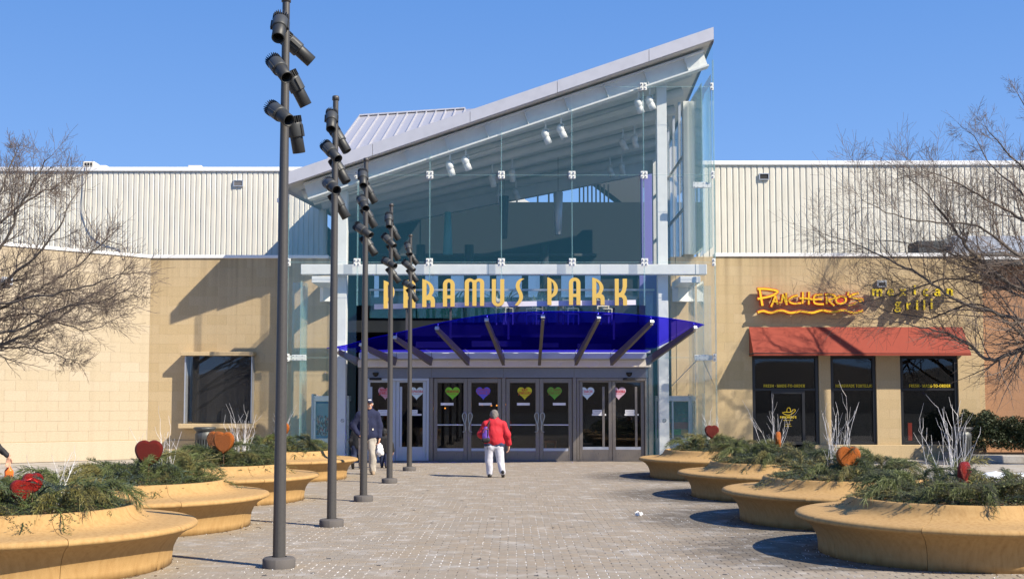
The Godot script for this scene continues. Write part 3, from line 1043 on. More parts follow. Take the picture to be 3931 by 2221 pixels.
	for i in 6:
		for j in 5:
			var xa: float = gx[i] + 0.006
			var xb: float = gx[i + 1] - 0.006
			var ya: float = gy[j] + 0.006
			var yb: float = gy[j + 1] - 0.006
			if i in [1, 2, 3, 4]:
				if j == 0: continue
				if j == 1: ya = 4.55
			var ra := roof_y(xa, 31.6) - 0.04
			var rbb := roof_y(xb, 31.6) - 0.04
			if ya >= rbb: continue
			var poly := PackedVector2Array()
			if ya < ra: poly.append(Vector2(xa, ya))
			else: poly.append(Vector2(xa + (xb - xa) * (ya - ra) / (rbb - ra), ya))
			poly.append(Vector2(xb, ya))
			poly.append(Vector2(xb, minf(yb, rbb)))
			if yb < rbb and yb > ra: poly.append(Vector2(xa + (xb - xa) * (yb - ra) / (rbb - ra), yb))
			if yb <= ra: poly.append(Vector2(xa, yb))
			elif ya < ra: poly.append(Vector2(xa, ra))
			if poly.size() < 3: continue
			obj("glass_pane", MB.new().flat(poly, Transform3D(Basis(), Vector3(0, 0, -31.7))), M.clear_glass, hall)
	# fins behind the joints
	for i in 7:
		var x: float = gx[i]
		var yb := 4.55 if i in [2, 3, 4] else 0.05
		if i in [1, 5]: yb = 4.55
		var fin := MB.new().span(Vector3(x - 0.013, yb, -31.84 if i in [0, 6] else -31.86), Vector3(x + 0.013, roof_y(x, 31.8) - 0.5, -31.712))
		obj("glass_fin", fin, M.fin_glass, hall)
	for q in [[-6.54, -6.1, 5.3], [5.34, 5.93, 5.2]]:
		obj("inner_pane", MB.new().span(Vector3(q[0], 0.05, -32.42), Vector3(q[1], q[2], -32.41)), M.clear_glass, hall)
	for x in [-6.2, 5.62, 5.36]:
		obj("glass_fin", MB.new().span(Vector3(x - 0.012, 0.05, -33.0), Vector3(x + 0.012, 5.3, -31.95)), M.fin_glass, hall)
	for q in [[5.80, -33.4], [5.74, -34.0]]:
		obj("glass_fin", MB.new().span(Vector3(q[0] - 0.01, 6.35, q[1] - 0.5), Vector3(q[0] + 0.01, 11.4, q[1] + 0.5)), M.fin_glass, hall)
	obj("glass_fin", MB.new().span(Vector3(5.62, 6.3, -34.2), Vector3(5.645, 11.2, -31.95)), M.fin_glass, hall)
	# point fittings
	for i in 7:
		for j in range(1, 5):
			var x: float = gx[i]
			var y: float = gy[j]
			if i in [1, 2, 3, 4, 5] and j == 1: continue
			if y > roof_y(x, 31.6) - 0.3: continue
			var m := MB.new()
			for sx in [-1, 1]:
				if (i == 0 and sx < 0) or (i == 6 and sx > 0): continue
				for sy in [-1, 1]:
					m.box(Vector3(sx * 0.052, sy * 0.058, 0.016), Vector3(0.094, 0.106, 0.03), Basis(), 0.006)
			var fit := obj("glass_fitting", m, M.white_paint, hall, Transform3D(Basis(), Vector3(x, y, -31.69)))
			for sx in [-1, 1]:
				if (i == 0 and sx < 0) or (i == 6 and sx > 0): continue
				for sy in [-1, 1]:
					obj("bolt", MB.new().lathe([Vector2(0.022, 0), Vector2(0.022, 0.02), Vector2(0, 0.024)], 8, 0, TAU, Transform3D(Basis(Vector3.RIGHT, PI / 2), Vector3(sx * 0.052, sy * 0.058, 0.031))), M.bolt, fit)
	# thin seams along the horizontal joints
	for j in range(1, 5):
		var y: float = gy[j]
		var xa := -6.56
		while y > roof_y(xa, 31.6) - 0.05 and xa < 5.9: xa += 0.05
		if j == 1:
			obj("joint_seam", MB.new().span(Vector3(-6.56, y - 0.007, -31.707), Vector3(-4.9, y + 0.007, -31.695)), M.fin_glass, hall)
			xa = 4.3
		obj("joint_seam", MB.new().span(Vector3(xa, y - 0.007, -31.707), Vector3(5.94, y + 0.007, -31.695)), M.fin_glass, hall)
	# brackets that hold the fins to the columns, with tie rods
	for b in [[5.52, 3.03], [5.52, 8.1], [-6.2, 3.03]]:
		var br := obj("fin_bracket", MB.new().box(Vector3(0, 0, 0), Vector3(0.42, 0.17, 0.05), Basis(), 0.01).box(Vector3(0.27 if b[0] > 0 else -0.27, 0, -0.02), Vector3(0.1, 0.14, 0.08)), M.white_paint, hall, Transform3D(Basis(), Vector3(b[0], b[1], -31.78)))
		for sx in [-0.16, -0.06, 0.1]:
			for sy in [-0.05, 0.05]:
				obj("bolt", MB.new().box(Vector3(sx, sy, 0.03), Vector3(0.028, 0.028, 0.016), Basis(), 0.008), M.bolt, br)
	obj("tie_rod", MB.new().tube([Vector3(5.4, 2.95, -31.95), Vector3(4.72, 2.2, -32.5)], [0.012, 0.012], 6), M.bolt, hall)
	obj("tie_rod", MB.new().tube([Vector3(5.6, 2.95, -31.95), Vector3(6.2, 2.3, -33.6)], [0.012, 0.012], 6), M.bolt, hall)
	# glazed right flank
	var fl := node("glazed_flank", hall)
	obj("post", MB.new().span(Vector3(5.44, 6.3, -34.5), Vector3(5.72, 11.3, -34.25), 0.01), M.white_paint, fl)
	obj("post", MB.new().span(Vector3(5.38, 6.3, -41.6), Vector3(5.6, 11.0, -41.3), 0.01), M.white_paint, fl)
	for k in 4:
		var d := 35.6 + k * 1.3
		obj("mullion", MB.new().span(Vector3(5.49, 6.3, -d - 0.05), Vector3(5.57, roof_y(5.5, d) - 0.2, -d + 0.05)), M.pale_alu, fl)
	for y in [7.9, 9.6]:
		obj("rail", MB.new().span(Vector3(5.49, y, -41.3), Vector3(5.55, y + 0.09, -34.5)), M.pale_alu, fl)
	obj("sill_wall", MB.new().span(Vector3(5.34, 5.9, -41.9), Vector3(5.66, 6.34, -33.8), 0.01), M.stone_2, fl)
	obj("pane", MB.new().span(Vector3(5.505, 6.36, -41.3), Vector3(5.51, 10.9, -34.52)), M.clear_glass, fl)
	obj("return_pane", MB.new().span(Vector3(5.925, 6.3, -34.2), Vector3(5.93, 11.5, -32.02)), M.clear_glass, fl)
	obj("pier", MB.new().span(Vector3(5.22, 6.3, -38.3), Vector3(5.44, 10.7, -37.9), 0.01), M.cream, fl)
	# standing-seam roof that rises behind, on the left
	var rr := thing("standing_seam_roof", "lilac grey standing seam metal roof rising behind the hall roof", "roof")
	var R0 := Vector3(-6.5, 13.94, -46.0)
	var R1 := Vector3(-2.0, 14.25, -46.0)
	var run := Vector3(-0.35, -3.75, 7.0)
	var nrm := (R1 - R0).cross(run).normalized()
	if nrm.y < 0: nrm = -nrm
	var sl := MB.new()
	sl.quad(R0 + run, R1 + run, R1, R0)
	sl.quad(R0 - nrm * 0.15, R1 - nrm * 0.15, R1 + run - nrm * 0.15, R0 + run - nrm * 0.15)
	sl.quad(R0, R0 - nrm * 0.15, R0 + run - nrm * 0.15, R0 + run)
	var E := Vector3(-0.9, 14.05, -45.0)
	sl.tri(R1 + run, E + run + Vector3(1.5, 0, 0), E)
	sl.tri(R1 + run, E, R1)
	sl.quad(R0 + Vector3(0.0, -1.5, -0.4), R0, R1, R1 + Vector3(0.0, -1.5, -0.4))
	obj("roof_slab", sl, M.roof_metal, rr)
	for k in 12:
		var t := R0.lerp(R1, k / 11.0)
		obj("roof_seam", MB.new().beam(t + nrm * 0.03, t + run + nrm * 0.03, 0.035, 0.07, nrm), M.roof_metal, rr)
	obj("ridge_cap", MB.new().beam(R0 + nrm * 0.03, R1 + nrm * 0.03, 0.22, 0.06), M.fascia_metal, rr)
	# spotlights under the roof
	var head := thing("ceiling_spotlight", "", "spotlight", Vector3.ZERO, 0.0, "white spotlights under the glass hall roof")
	obj("stem", MB.new().tube([Vector3(0, 0.75, 0), Vector3(0, 0.2, 0)], [0.03, 0.03], 8), M.white_paint, head)
	obj("yoke", MB.new().tube([Vector3(-0.1, 0.02, 0), Vector3(-0.1, 0.18, 0), Vector3(0, 0.22, 0), Vector3(0.1, 0.18, 0), Vector3(0.1, 0.02, 0)], [0.014, 0.014, 0.014, 0.014, 0.014], 6), M.white_paint, head)
	var tilt := Transform3D(Basis(Vector3.RIGHT, 0.35) * Basis(Vector3.BACK, 0.28), Vector3.ZERO)
	obj("can", MB.new().lathe([Vector2(0.06, -0.26), Vector2(0.105, -0.27), Vector2(0.105, -0.08), Vector2(0.085, -0.06), Vector2(0.11, -0.04), Vector2(0.11, 0.08), Vector2(0.07, 0.16), Vector2(0, 0.18)], 14, 0, TAU, tilt), M.white_paint, head)
	obj("lens", MB.new().lathe([Vector2(0, -0.24), Vector2(0.07, -0.24)], 12, 0, TAU, tilt), M.black, head)
	var spots := [[-1.85, 32.15, "lower of the left pair, front row"], [-1.38, 32.15, "upper of the left pair, front row"], [1.0, 32.15, "lower of the middle pair, front row"], [1.46, 32.15, "upper of the middle pair, front row"], [3.78, 32.15, "left of the pair beside the right column"], [4.12, 32.2, "right of the pair beside the right column"], [-4.3, 32.15, "lone one beside the left column"], [-0.68, 37.2, "second row, left of the long mullion"], [0.0, 37.2, "second row, right of the long mullion"], [3.8, 37.0, "second row, lower near the right column"], [4.2, 37.0, "second row, upper near the right column"], [3.65, 40.2, "rear row near the right column, left one"], [4.08, 40.2, "rear row near the right column, right one"], [0.14, 40.6, "rear row above the dark wall, lighter one"], [-0.5, 40.6, "rear row above the dark wall, left one"]]
	for i in spots.size():
		var s: Array = spots[i]
		var at := Vector3(s[0], roof_y(s[0], s[1]) - (0.97 if s[1] < 33.0 else 0.66), -s[1])
		var lb: String = "white spotlight hanging under the sloping roof, " + s[2]
		if i == 0:
			head.position = at
			head.set_meta("label", lb)
		else: copy_of(head, "ceiling_spotlight", lb, at, rng.randf_range(-0.9, 0.5))

# ------------------------------------------------------------------ inside the hall
func build_inside() -> void:
	var hallway := thing("mall_interior", "dim interior of the centre behind the glass, with upper floor", "interior")
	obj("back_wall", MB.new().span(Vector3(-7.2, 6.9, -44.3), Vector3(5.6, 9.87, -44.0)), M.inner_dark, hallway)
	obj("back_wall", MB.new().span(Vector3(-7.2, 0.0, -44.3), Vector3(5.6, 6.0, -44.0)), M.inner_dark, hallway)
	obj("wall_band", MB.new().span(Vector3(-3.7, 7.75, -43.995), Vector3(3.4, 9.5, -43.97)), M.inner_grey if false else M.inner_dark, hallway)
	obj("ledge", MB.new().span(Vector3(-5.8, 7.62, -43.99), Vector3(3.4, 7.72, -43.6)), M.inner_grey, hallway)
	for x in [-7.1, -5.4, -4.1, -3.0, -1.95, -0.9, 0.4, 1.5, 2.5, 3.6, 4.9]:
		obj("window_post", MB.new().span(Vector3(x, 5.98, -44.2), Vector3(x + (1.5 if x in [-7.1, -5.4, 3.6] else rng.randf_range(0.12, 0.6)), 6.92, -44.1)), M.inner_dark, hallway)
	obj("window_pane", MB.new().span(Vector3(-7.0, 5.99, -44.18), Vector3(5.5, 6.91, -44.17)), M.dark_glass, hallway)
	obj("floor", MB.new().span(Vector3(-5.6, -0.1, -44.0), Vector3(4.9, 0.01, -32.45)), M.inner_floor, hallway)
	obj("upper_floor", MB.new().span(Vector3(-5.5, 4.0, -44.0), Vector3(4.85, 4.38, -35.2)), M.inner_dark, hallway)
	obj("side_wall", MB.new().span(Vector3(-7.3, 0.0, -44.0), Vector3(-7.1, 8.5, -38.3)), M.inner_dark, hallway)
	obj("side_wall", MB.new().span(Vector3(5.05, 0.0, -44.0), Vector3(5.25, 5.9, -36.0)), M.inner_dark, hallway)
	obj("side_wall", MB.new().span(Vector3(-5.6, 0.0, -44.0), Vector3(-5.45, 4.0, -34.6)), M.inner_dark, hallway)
	obj("purple_wall", MB.new().span(Vector3(5.06, 5.9, -42.6), Vector3(5.46, 10.9, -42.2)), M.purple_wall, hallway)
	obj("purple_wall", MB.new().span(Vector3(4.25, 4.4, -36.4), Vector3(4.85, 6.2, -36.2)), M.purple_wall, hallway)
	for x in [-3.4, -1.6, 1.2]:
		obj("round_column", MB.new().lathe([Vector2(0.17, 0.0), Vector2(0.17, 7.6)], 14, 0, TAU, Transform3D(Basis(), Vector3(x, 0, -40.5))), M.inner_dark, hallway)
	# clerestory over the dark wall
	for x in [-3.35, -2.4, -0.75, 0.2, 1.05, 1.5, 2.0]:
		obj("mullion", MB.new().span(Vector3(x - 0.035, 9.87, -44.2), Vector3(x + 0.035, 11.2, -44.1)), M.inner_dark, hallway)
	var slope := MB.new()
	slope.prism(pv([-3.1, 9.6, 2.0, 9.7, -0.2, 11.0, -1.4, 10.95]), 0.4, Transform3D(Basis(), Vector3(0, 0, -47.0)))
	tag(obj("rear_roof_slope", slope, M.coping), "white sloping roof seen through the rear clerestory", "roof")
	var sof := MB.new()
	sof.prism(pv([2.2, 11.9, 4.9, 9.8, 5.6, 9.8, 5.6, 12.6]), 1.0, Transform3D(Basis(), Vector3(0, 0, -45.0)))
	obj("rear_soffit", sof, M.inner_grey, hallway)
	for k in 8:
		obj("slat", MB.new().span(Vector3(2.75 + k * 0.17, 9.87, -44.6), Vector3(2.81 + k * 0.17, 10.7, -44.5)), M.inner_dark, hallway)
	for q in [[-3.1, -1.9, 3.58, 3.8], [-1.3, 0.3, 3.62, 3.82], [0.9, 1.5, 3.6, 3.75], [2.1, 3.2, 3.5, 3.72], [-2.4, -1.0, 3.95, 4.02], [0.3, 2.6, 3.95, 4.05], [-0.3, 0.5, 3.3, 3.45]]:  # added panels standing in for bright window and sky patches behind the canopy
		obj("added_patch_panel", MB.new().span(Vector3(q[0], q[2], -35.16), Vector3(q[1], q[3], -35.12)), M.inner_grey, hallway)
	# railing of the upper floor
	var rail := thing("balcony_railing", "glass balcony railing of the upper floor behind the gold letters", "railing")
	obj("handrail", MB.new().span(Vector3(-4.6, 5.33, -35.17), Vector3(4.6, 5.39, -35.1)), M.pale_alu, rail)
	for k in 6:
		obj("rail_pane", MB.new().span(Vector3(-4.6 + k * 1.53, 4.45, -35.14), Vector3(-3.1 + k * 1.53, 5.3, -35.13)), M.clear_glass, rail)
	# pale wooden chairs up there
	var ch := thing("cafe_chair", "pale wooden cafe chair behind the railing, below the second A of the sign", "chair", Vector3(1.95, 4.39, -36.2), 0.4, "cafe chairs behind the railing")
	obj("seat", MB.new().box(Vector3(0, 0.45, 0), Vector3(0.42, 0.04, 0.42), Basis(), 0.01), M.cream, ch)
	obj("backrest", MB.new().box(Vector3(0, 0.72, -0.2), Vector3(0.4, 0.12, 0.03), Basis(), 0.008).box(Vector3(0, 0.58, -0.2), Vector3(0.4, 0.04, 0.03)), M.cream, ch)
	for s in [[-1, -1], [1, -1], [-1, 1], [1, 1]]:
		obj("leg", MB.new().box(Vector3(s[0] * 0.19, 0.22 if s[1] > 0 else 0.41, s[1] * 0.19), Vector3(0.035, 0.44 if s[1] > 0 else 0.82, 0.035)), M.cream, ch)
	copy_of(ch, "cafe_chair", "pale wooden cafe chair behind the railing, below the letter S", Vector3(0.75, 4.39, -36.3), -0.6)
	copy_of(ch, "cafe_chair", "pale wooden cafe chair behind the railing, below the letter U", Vector3(-0.25, 4.39, -36.0), 0.9)
	copy_of(ch, "cafe_chair", "pale wooden cafe chair behind the railing, right of the last K", Vector3(3.1, 4.39, -36.4), 0.2)
	# tapered pendants
	var pend := thing("tapered_pendant", "large pale metal pendant, a tapering tube on a wire, right of centre", "pendant lamp", Vector3(1.62, 7.6, -38.0), 0.0, "tapered pendants in the hall")
	obj("tube", MB.new().lathe([Vector2(0.0, 0.0), Vector2(0.11, 0.0), Vector2(0.17, 1.5), Vector2(0.0, 1.5)], 16), M.pale_alu, pend)
	obj("wire", MB.new().tube([Vector3(0, 1.5, 0), Vector3(0, roof_y(1.62, 38.0) - 7.6, 0)], [0.008, 0.008], 5), M.dark_steel, pend)
	var p2 := copy_of(pend, "tapered_pendant", "dark pendant tube behind the middle mullion", Vector3(-0.28, 7.5, -38.2))
	for c in p2.get_children():
		if c.name.begins_with("tube"): c.material_override = M.inner_grey
	var p3 := copy_of(pend, "tapered_pendant", "teal pendant cone widening downwards, left of centre", Vector3(-2.25, 8.4, -38.0))
	for c in p3.get_children():
		if c.name.begins_with("tube"):
			c.material_override = mat("teal", lin(0.10, 0.30, 0.32), 0.5)
			c.transform = Transform3D(Basis(Vector3.RIGHT, PI), Vector3.ZERO)
	# potted plants in silhouette
	for q in [[-0.4, "beside the letter M"], [0.9, "beside the letter U"], [-2.2, "beside the second A"]]:
		var pl := thing("potted_palm", "dark potted plant on the upper floor " + q[1], "plant", Vector3(q[0], 4.39, -38.5))
		obj("pot", MB.new().lathe([Vector2(0, 0), Vector2(0.2, 0), Vector2(0.26, 0.45), Vector2(0, 0.45)], 12), M.inner_grey, pl)
		for k in 16:
			var a := rng.randf() * TAU
			var t := Vector3(cos(a), rng.randf_range(0.7, 2.2), sin(a)).normalized()
			var l := rng.randf_range(0.9, 1.6)
			var m := MB.new()
			var sd := t.cross(Vector3.UP).normalized() * 0.05
			var b0 := Vector3(0, 0.45, 0)
			var b1 := b0 + t * l * 0.6
			var b2 := b0 + t * l + Vector3(t.x, -0.6, t.z) * l * 0.25
			m.quad(b0 - sd * 0.4, b0 + sd * 0.4, b1 + sd, b1 - sd)
			m.tri(b1 - sd, b1 + sd, b2)
			obj("frond", m, M.needle_a, pl)

# ------------------------------------------------------------------ blue canopy
func build_canopy() -> void:
	var can := thing("blue_glass_canopy", "deep blue glass canopy on grey ribs over the entrance doors", "canopy")
	var py := func(d: float) -> float: return 3.2 + 0.29 * d      # height at d metres in front of the doors' fascia
	# front edge, from tip to tip: x, projection
	var front := spline([Vector2(-5.37, 0.36), Vector2(-4.78, 0.62), Vector2(-4.05, 1.14), Vector2(-3.02, 1.72), Vector2(-1.87, 2.42), Vector2(-0.58, 2.98), Vector2(0.82, 3.19), Vector2(2.32, 3.14), Vector2(3.78, 2.84), Vector2(4.75, 2.5), Vector2(5.26, 2.22)], 12)
	var back := [Vector2(3.95, 0.0), Vector2(-4.53, 0.0)]
	var up := MB.new()
	var poly := PackedVector2Array()
	for p in front: poly.append(p)
	for p in back: poly.append(p)
	# the sheet lies in the plane y = 3.2 + 0.29 d
	var zx := Vector3(0, 0.29, 1.0)
	var xf := Transform3D(Basis(Vector3.RIGHT, zx, Vector3.RIGHT.cross(zx)), Vector3(0, 3.2, -32.05))
	# split into panes along the ribs
	var cuts := [[-4.53, -5.37], [-4.53, -5.04], [-3.4, -4.35], [-2.36, -3.28], [-1.27, -2.09], [-0.24, -0.66], [0.8, 0.82], [1.86, 2.32], [2.9, 3.78], [3.95, 5.0], [3.95, 5.26]]
	var ends := []
	for c in cuts:
		var best := 0
		for i in front.size():
			if absf(front[i].x - c[1]) < absf(front[best].x - c[1]): best = i
		ends.append(best)
	for k in cuts.size() - 1:
		var pane := PackedVector2Array()
		var e := Vector2(0.004, 0)
		pane.append(Vector2(cuts[k][0], 0.0) + e)
		for i in range(ends[k], ends[k + 1] + 1): pane.append(front[i])
		if cuts[k + 1][0] - cuts[k][0] > 0.01: pane.append(Vector2(cuts[k + 1][0], 0.0) - e)
		if pane.size() < 3: continue
		obj("canopy_pane", MB.new().flat(pane, xf), M.blue_glass, can)
	var edge := MB.new()
	for i in front.size() - 1:
		edge.beam(xf * Vector3(front[i].x, front[i].y, 0.0), xf * Vector3(front[i + 1].x, front[i + 1].y, 0.0), 0.02, 0.022)
	obj("front_edge", edge, M.blue_glass, can)
	for k in range(1, cuts.size() - 1):
		var tip: Vector2 = front[ends[k]]
		var root := Vector2(cuts[k][0], -0.3)
		var fr := root.lerp(tip, 0.965)
		var a := Vector3(root.x, 2.93, -32.02)
		var b := Vector3(fr.x, py.call(fr.y) - 0.10, -32.05 + fr.y)
		# a tapered T: web and flange
		var ax := (b - a).normalized()
		var sd := ax.cross(Vector3.UP).normalized()
		var un := sd.cross(ax).normalized()
		var web := MB.new()
		var h0 := 0.11
		var h1 := 0.07
		var w := 0.03
		var q := [a - un * h0 - sd * w, a - un * h0 + sd * w, a + un * h0 + sd * w, a + un * h0 - sd * w, b - un * h1 - sd * w, b - un * h1 + sd * w, b + un * h1 * 0.6 + sd * w, b + un * h1 * 0.6 - sd * w]
		web.quad(q[0], q[3], q[2], q[1])
		web.quad(q[4], q[5], q[6], q[7])
		web.quad(q[0], q[1], q[5], q[4])
		web.quad(q[2], q[3], q[7], q[6])
		web.quad(q[1], q[2], q[6], q[5])
		web.quad(q[3], q[0], q[4], q[7])
		web.beam(a - un * (h0 + 0.008), b - un * (h1 + 0.008), 0.09, 0.014, un)
		var rib := obj("rib", web, M.rib_grey, can)
		obj("rib_cap", MB.new().box(b + ax * 0.03, Vector3(0.06, 0.09, 0.11), Basis(ax, un, -sd), 0.008), M.pale_alu, rib)
		obj("clamp", MB.new().tube([b + un * 0.02, b + un * 0.14], [0.018, 0.018], 6), M.bolt, rib)
	obj("fascia", MB.new().span(Vector3(-4.5, 3.0, -32.3), Vector3(3.95, 3.19, -32.07), 0.02), M.pale_alu, can)
	for k in range(2, cuts.size() - 2):
		obj("fascia_joint", MB.new().span(Vector3(cuts[k][0] - 0.008, 2.998, -32.07), Vector3(cuts[k][0] + 0.008, 3.192, -32.066)), M.rib_grey, can)
	obj("soffit_band", MB.new().span(Vector3(-4.55, 2.77, -32.6), Vector3(4.1, 2.99, -32.2), 0.01), M.cream, can)
	for k in 8:
		var x := -4.0 + k * 1.08
		obj("downlight", MB.new().lathe([Vector2(0, 0.0), Vector2(0.06, 0.0), Vector2(0.07, 0.02)], 12, 0, TAU, Transform3D(Basis(Vector3.RIGHT, PI / 2), Vector3(x, 2.88, -32.21))), M.coping, can)
	obj("roof_box", MB.new().span(Vector3(-4.5, 3.2, -33.6), Vector3(4.1, 3.3, -32.3)), M.pale_alu, can)

func heart_shape(w: float, h: float, n := 40) -> PackedVector2Array:
	var raw := PackedVector2Array()
	for i in n:
		var t := TAU * i / n
		raw.append(Vector2(16.0 * pow(sin(t), 3), 13.0 * cos(t) - 5.0 * cos(2 * t) - 2.0 * cos(3 * t) - cos(4 * t)))
	var out := PackedVector2Array()
	for p in raw: out.append(Vector2(p.x / 32.0 * w, (p.y + 2.5) / 29.0 * h))
	out.reverse()
	return out

# a flat heart stuck on the pane, with its shop's name
func decal(parent: Node3D, at: Vector3, color: Color, lines: Array, ink: Color, key: String) -> void:
	var hm := mat("heart_" + key, color, 0.6)
	var im := mat("ink_" + key, ink, 0.6)
	var hd := obj("heart_decal", MB.new().prism(heart_shape(0.43, 0.385), 0.004), hm, parent, Transform3D(Basis(), at))
	for i in lines.size():
		var tm := words(lines[i], 0.07 if lines.size() > 1 else 0.068, 0.003)
		var wide: float = tm.get_aabb().size.x
		var sc := minf(1.0, 0.38 / maxf(wide, 0.01))
		obj("lettering", tm, im, hd, Transform3D(Basis().scaled(Vector3(sc, 1.15, 1)), Vector3(0, 0.06 + (0.05 if lines.size() > 1 else 0.0) - i * 0.095, 0.004)))
	obj("small_print", MB.new().box(Vector3(0, -0.07 if lines.size() > 1 else -0.015, 0.002), Vector3(0.22, 0.008, 0.002)), im, hd)

# a door leaf: stiles, rails and glass; x0..x1, hung at depth
func leaf(parent: Node3D, called: String, x0: float, x1: float, z: float, m: Material, stile: float, toprail: float, bottom: float, midbar: bool) -> Node3D:
	var d := node(called, parent, Transform3D(Basis(), Vector3((x0 + x1) / 2, 0, z)))
	var w := (x1 - x0) / 2
	var H := 2.445
	for s in [-1, 1]:
		obj("stile", MB.new().span(Vector3(s * (w - stile) if s > 0 else -w, 0.015, -0.05), Vector3(w if s > 0 else -w + stile, H, 0.0), 0.006), m, d)
	obj("top_rail", MB.new().span(Vector3(-w + stile, H - toprail, -0.05), Vector3(w - stile, H - 0.001, -0.002), 0.005), m, d)
	obj("kick_plate", MB.new().span(Vector3(-w + stile, 0.016, -0.05), Vector3(w - stile, bottom, -0.002), 0.005), m, d)
	obj("bottom_bead", MB.new().span(Vector3(-w + stile, bottom, -0.045), Vector3(w - stile, bottom + 0.08, -0.012)), M.pale_alu, d)
	obj("glass", MB.new().span(Vector3(-w + stile, bottom + 0.08, -0.03), Vector3(w - stile, H - toprail, -0.024)), M.door_glass, d)
	if midbar:
		obj("push_bar", MB.new().span(Vector3(-w + stile, 1.055, -0.02), Vector3(w - stile, 1.085, 0.012), 0.006), M.coping, d)
	return d

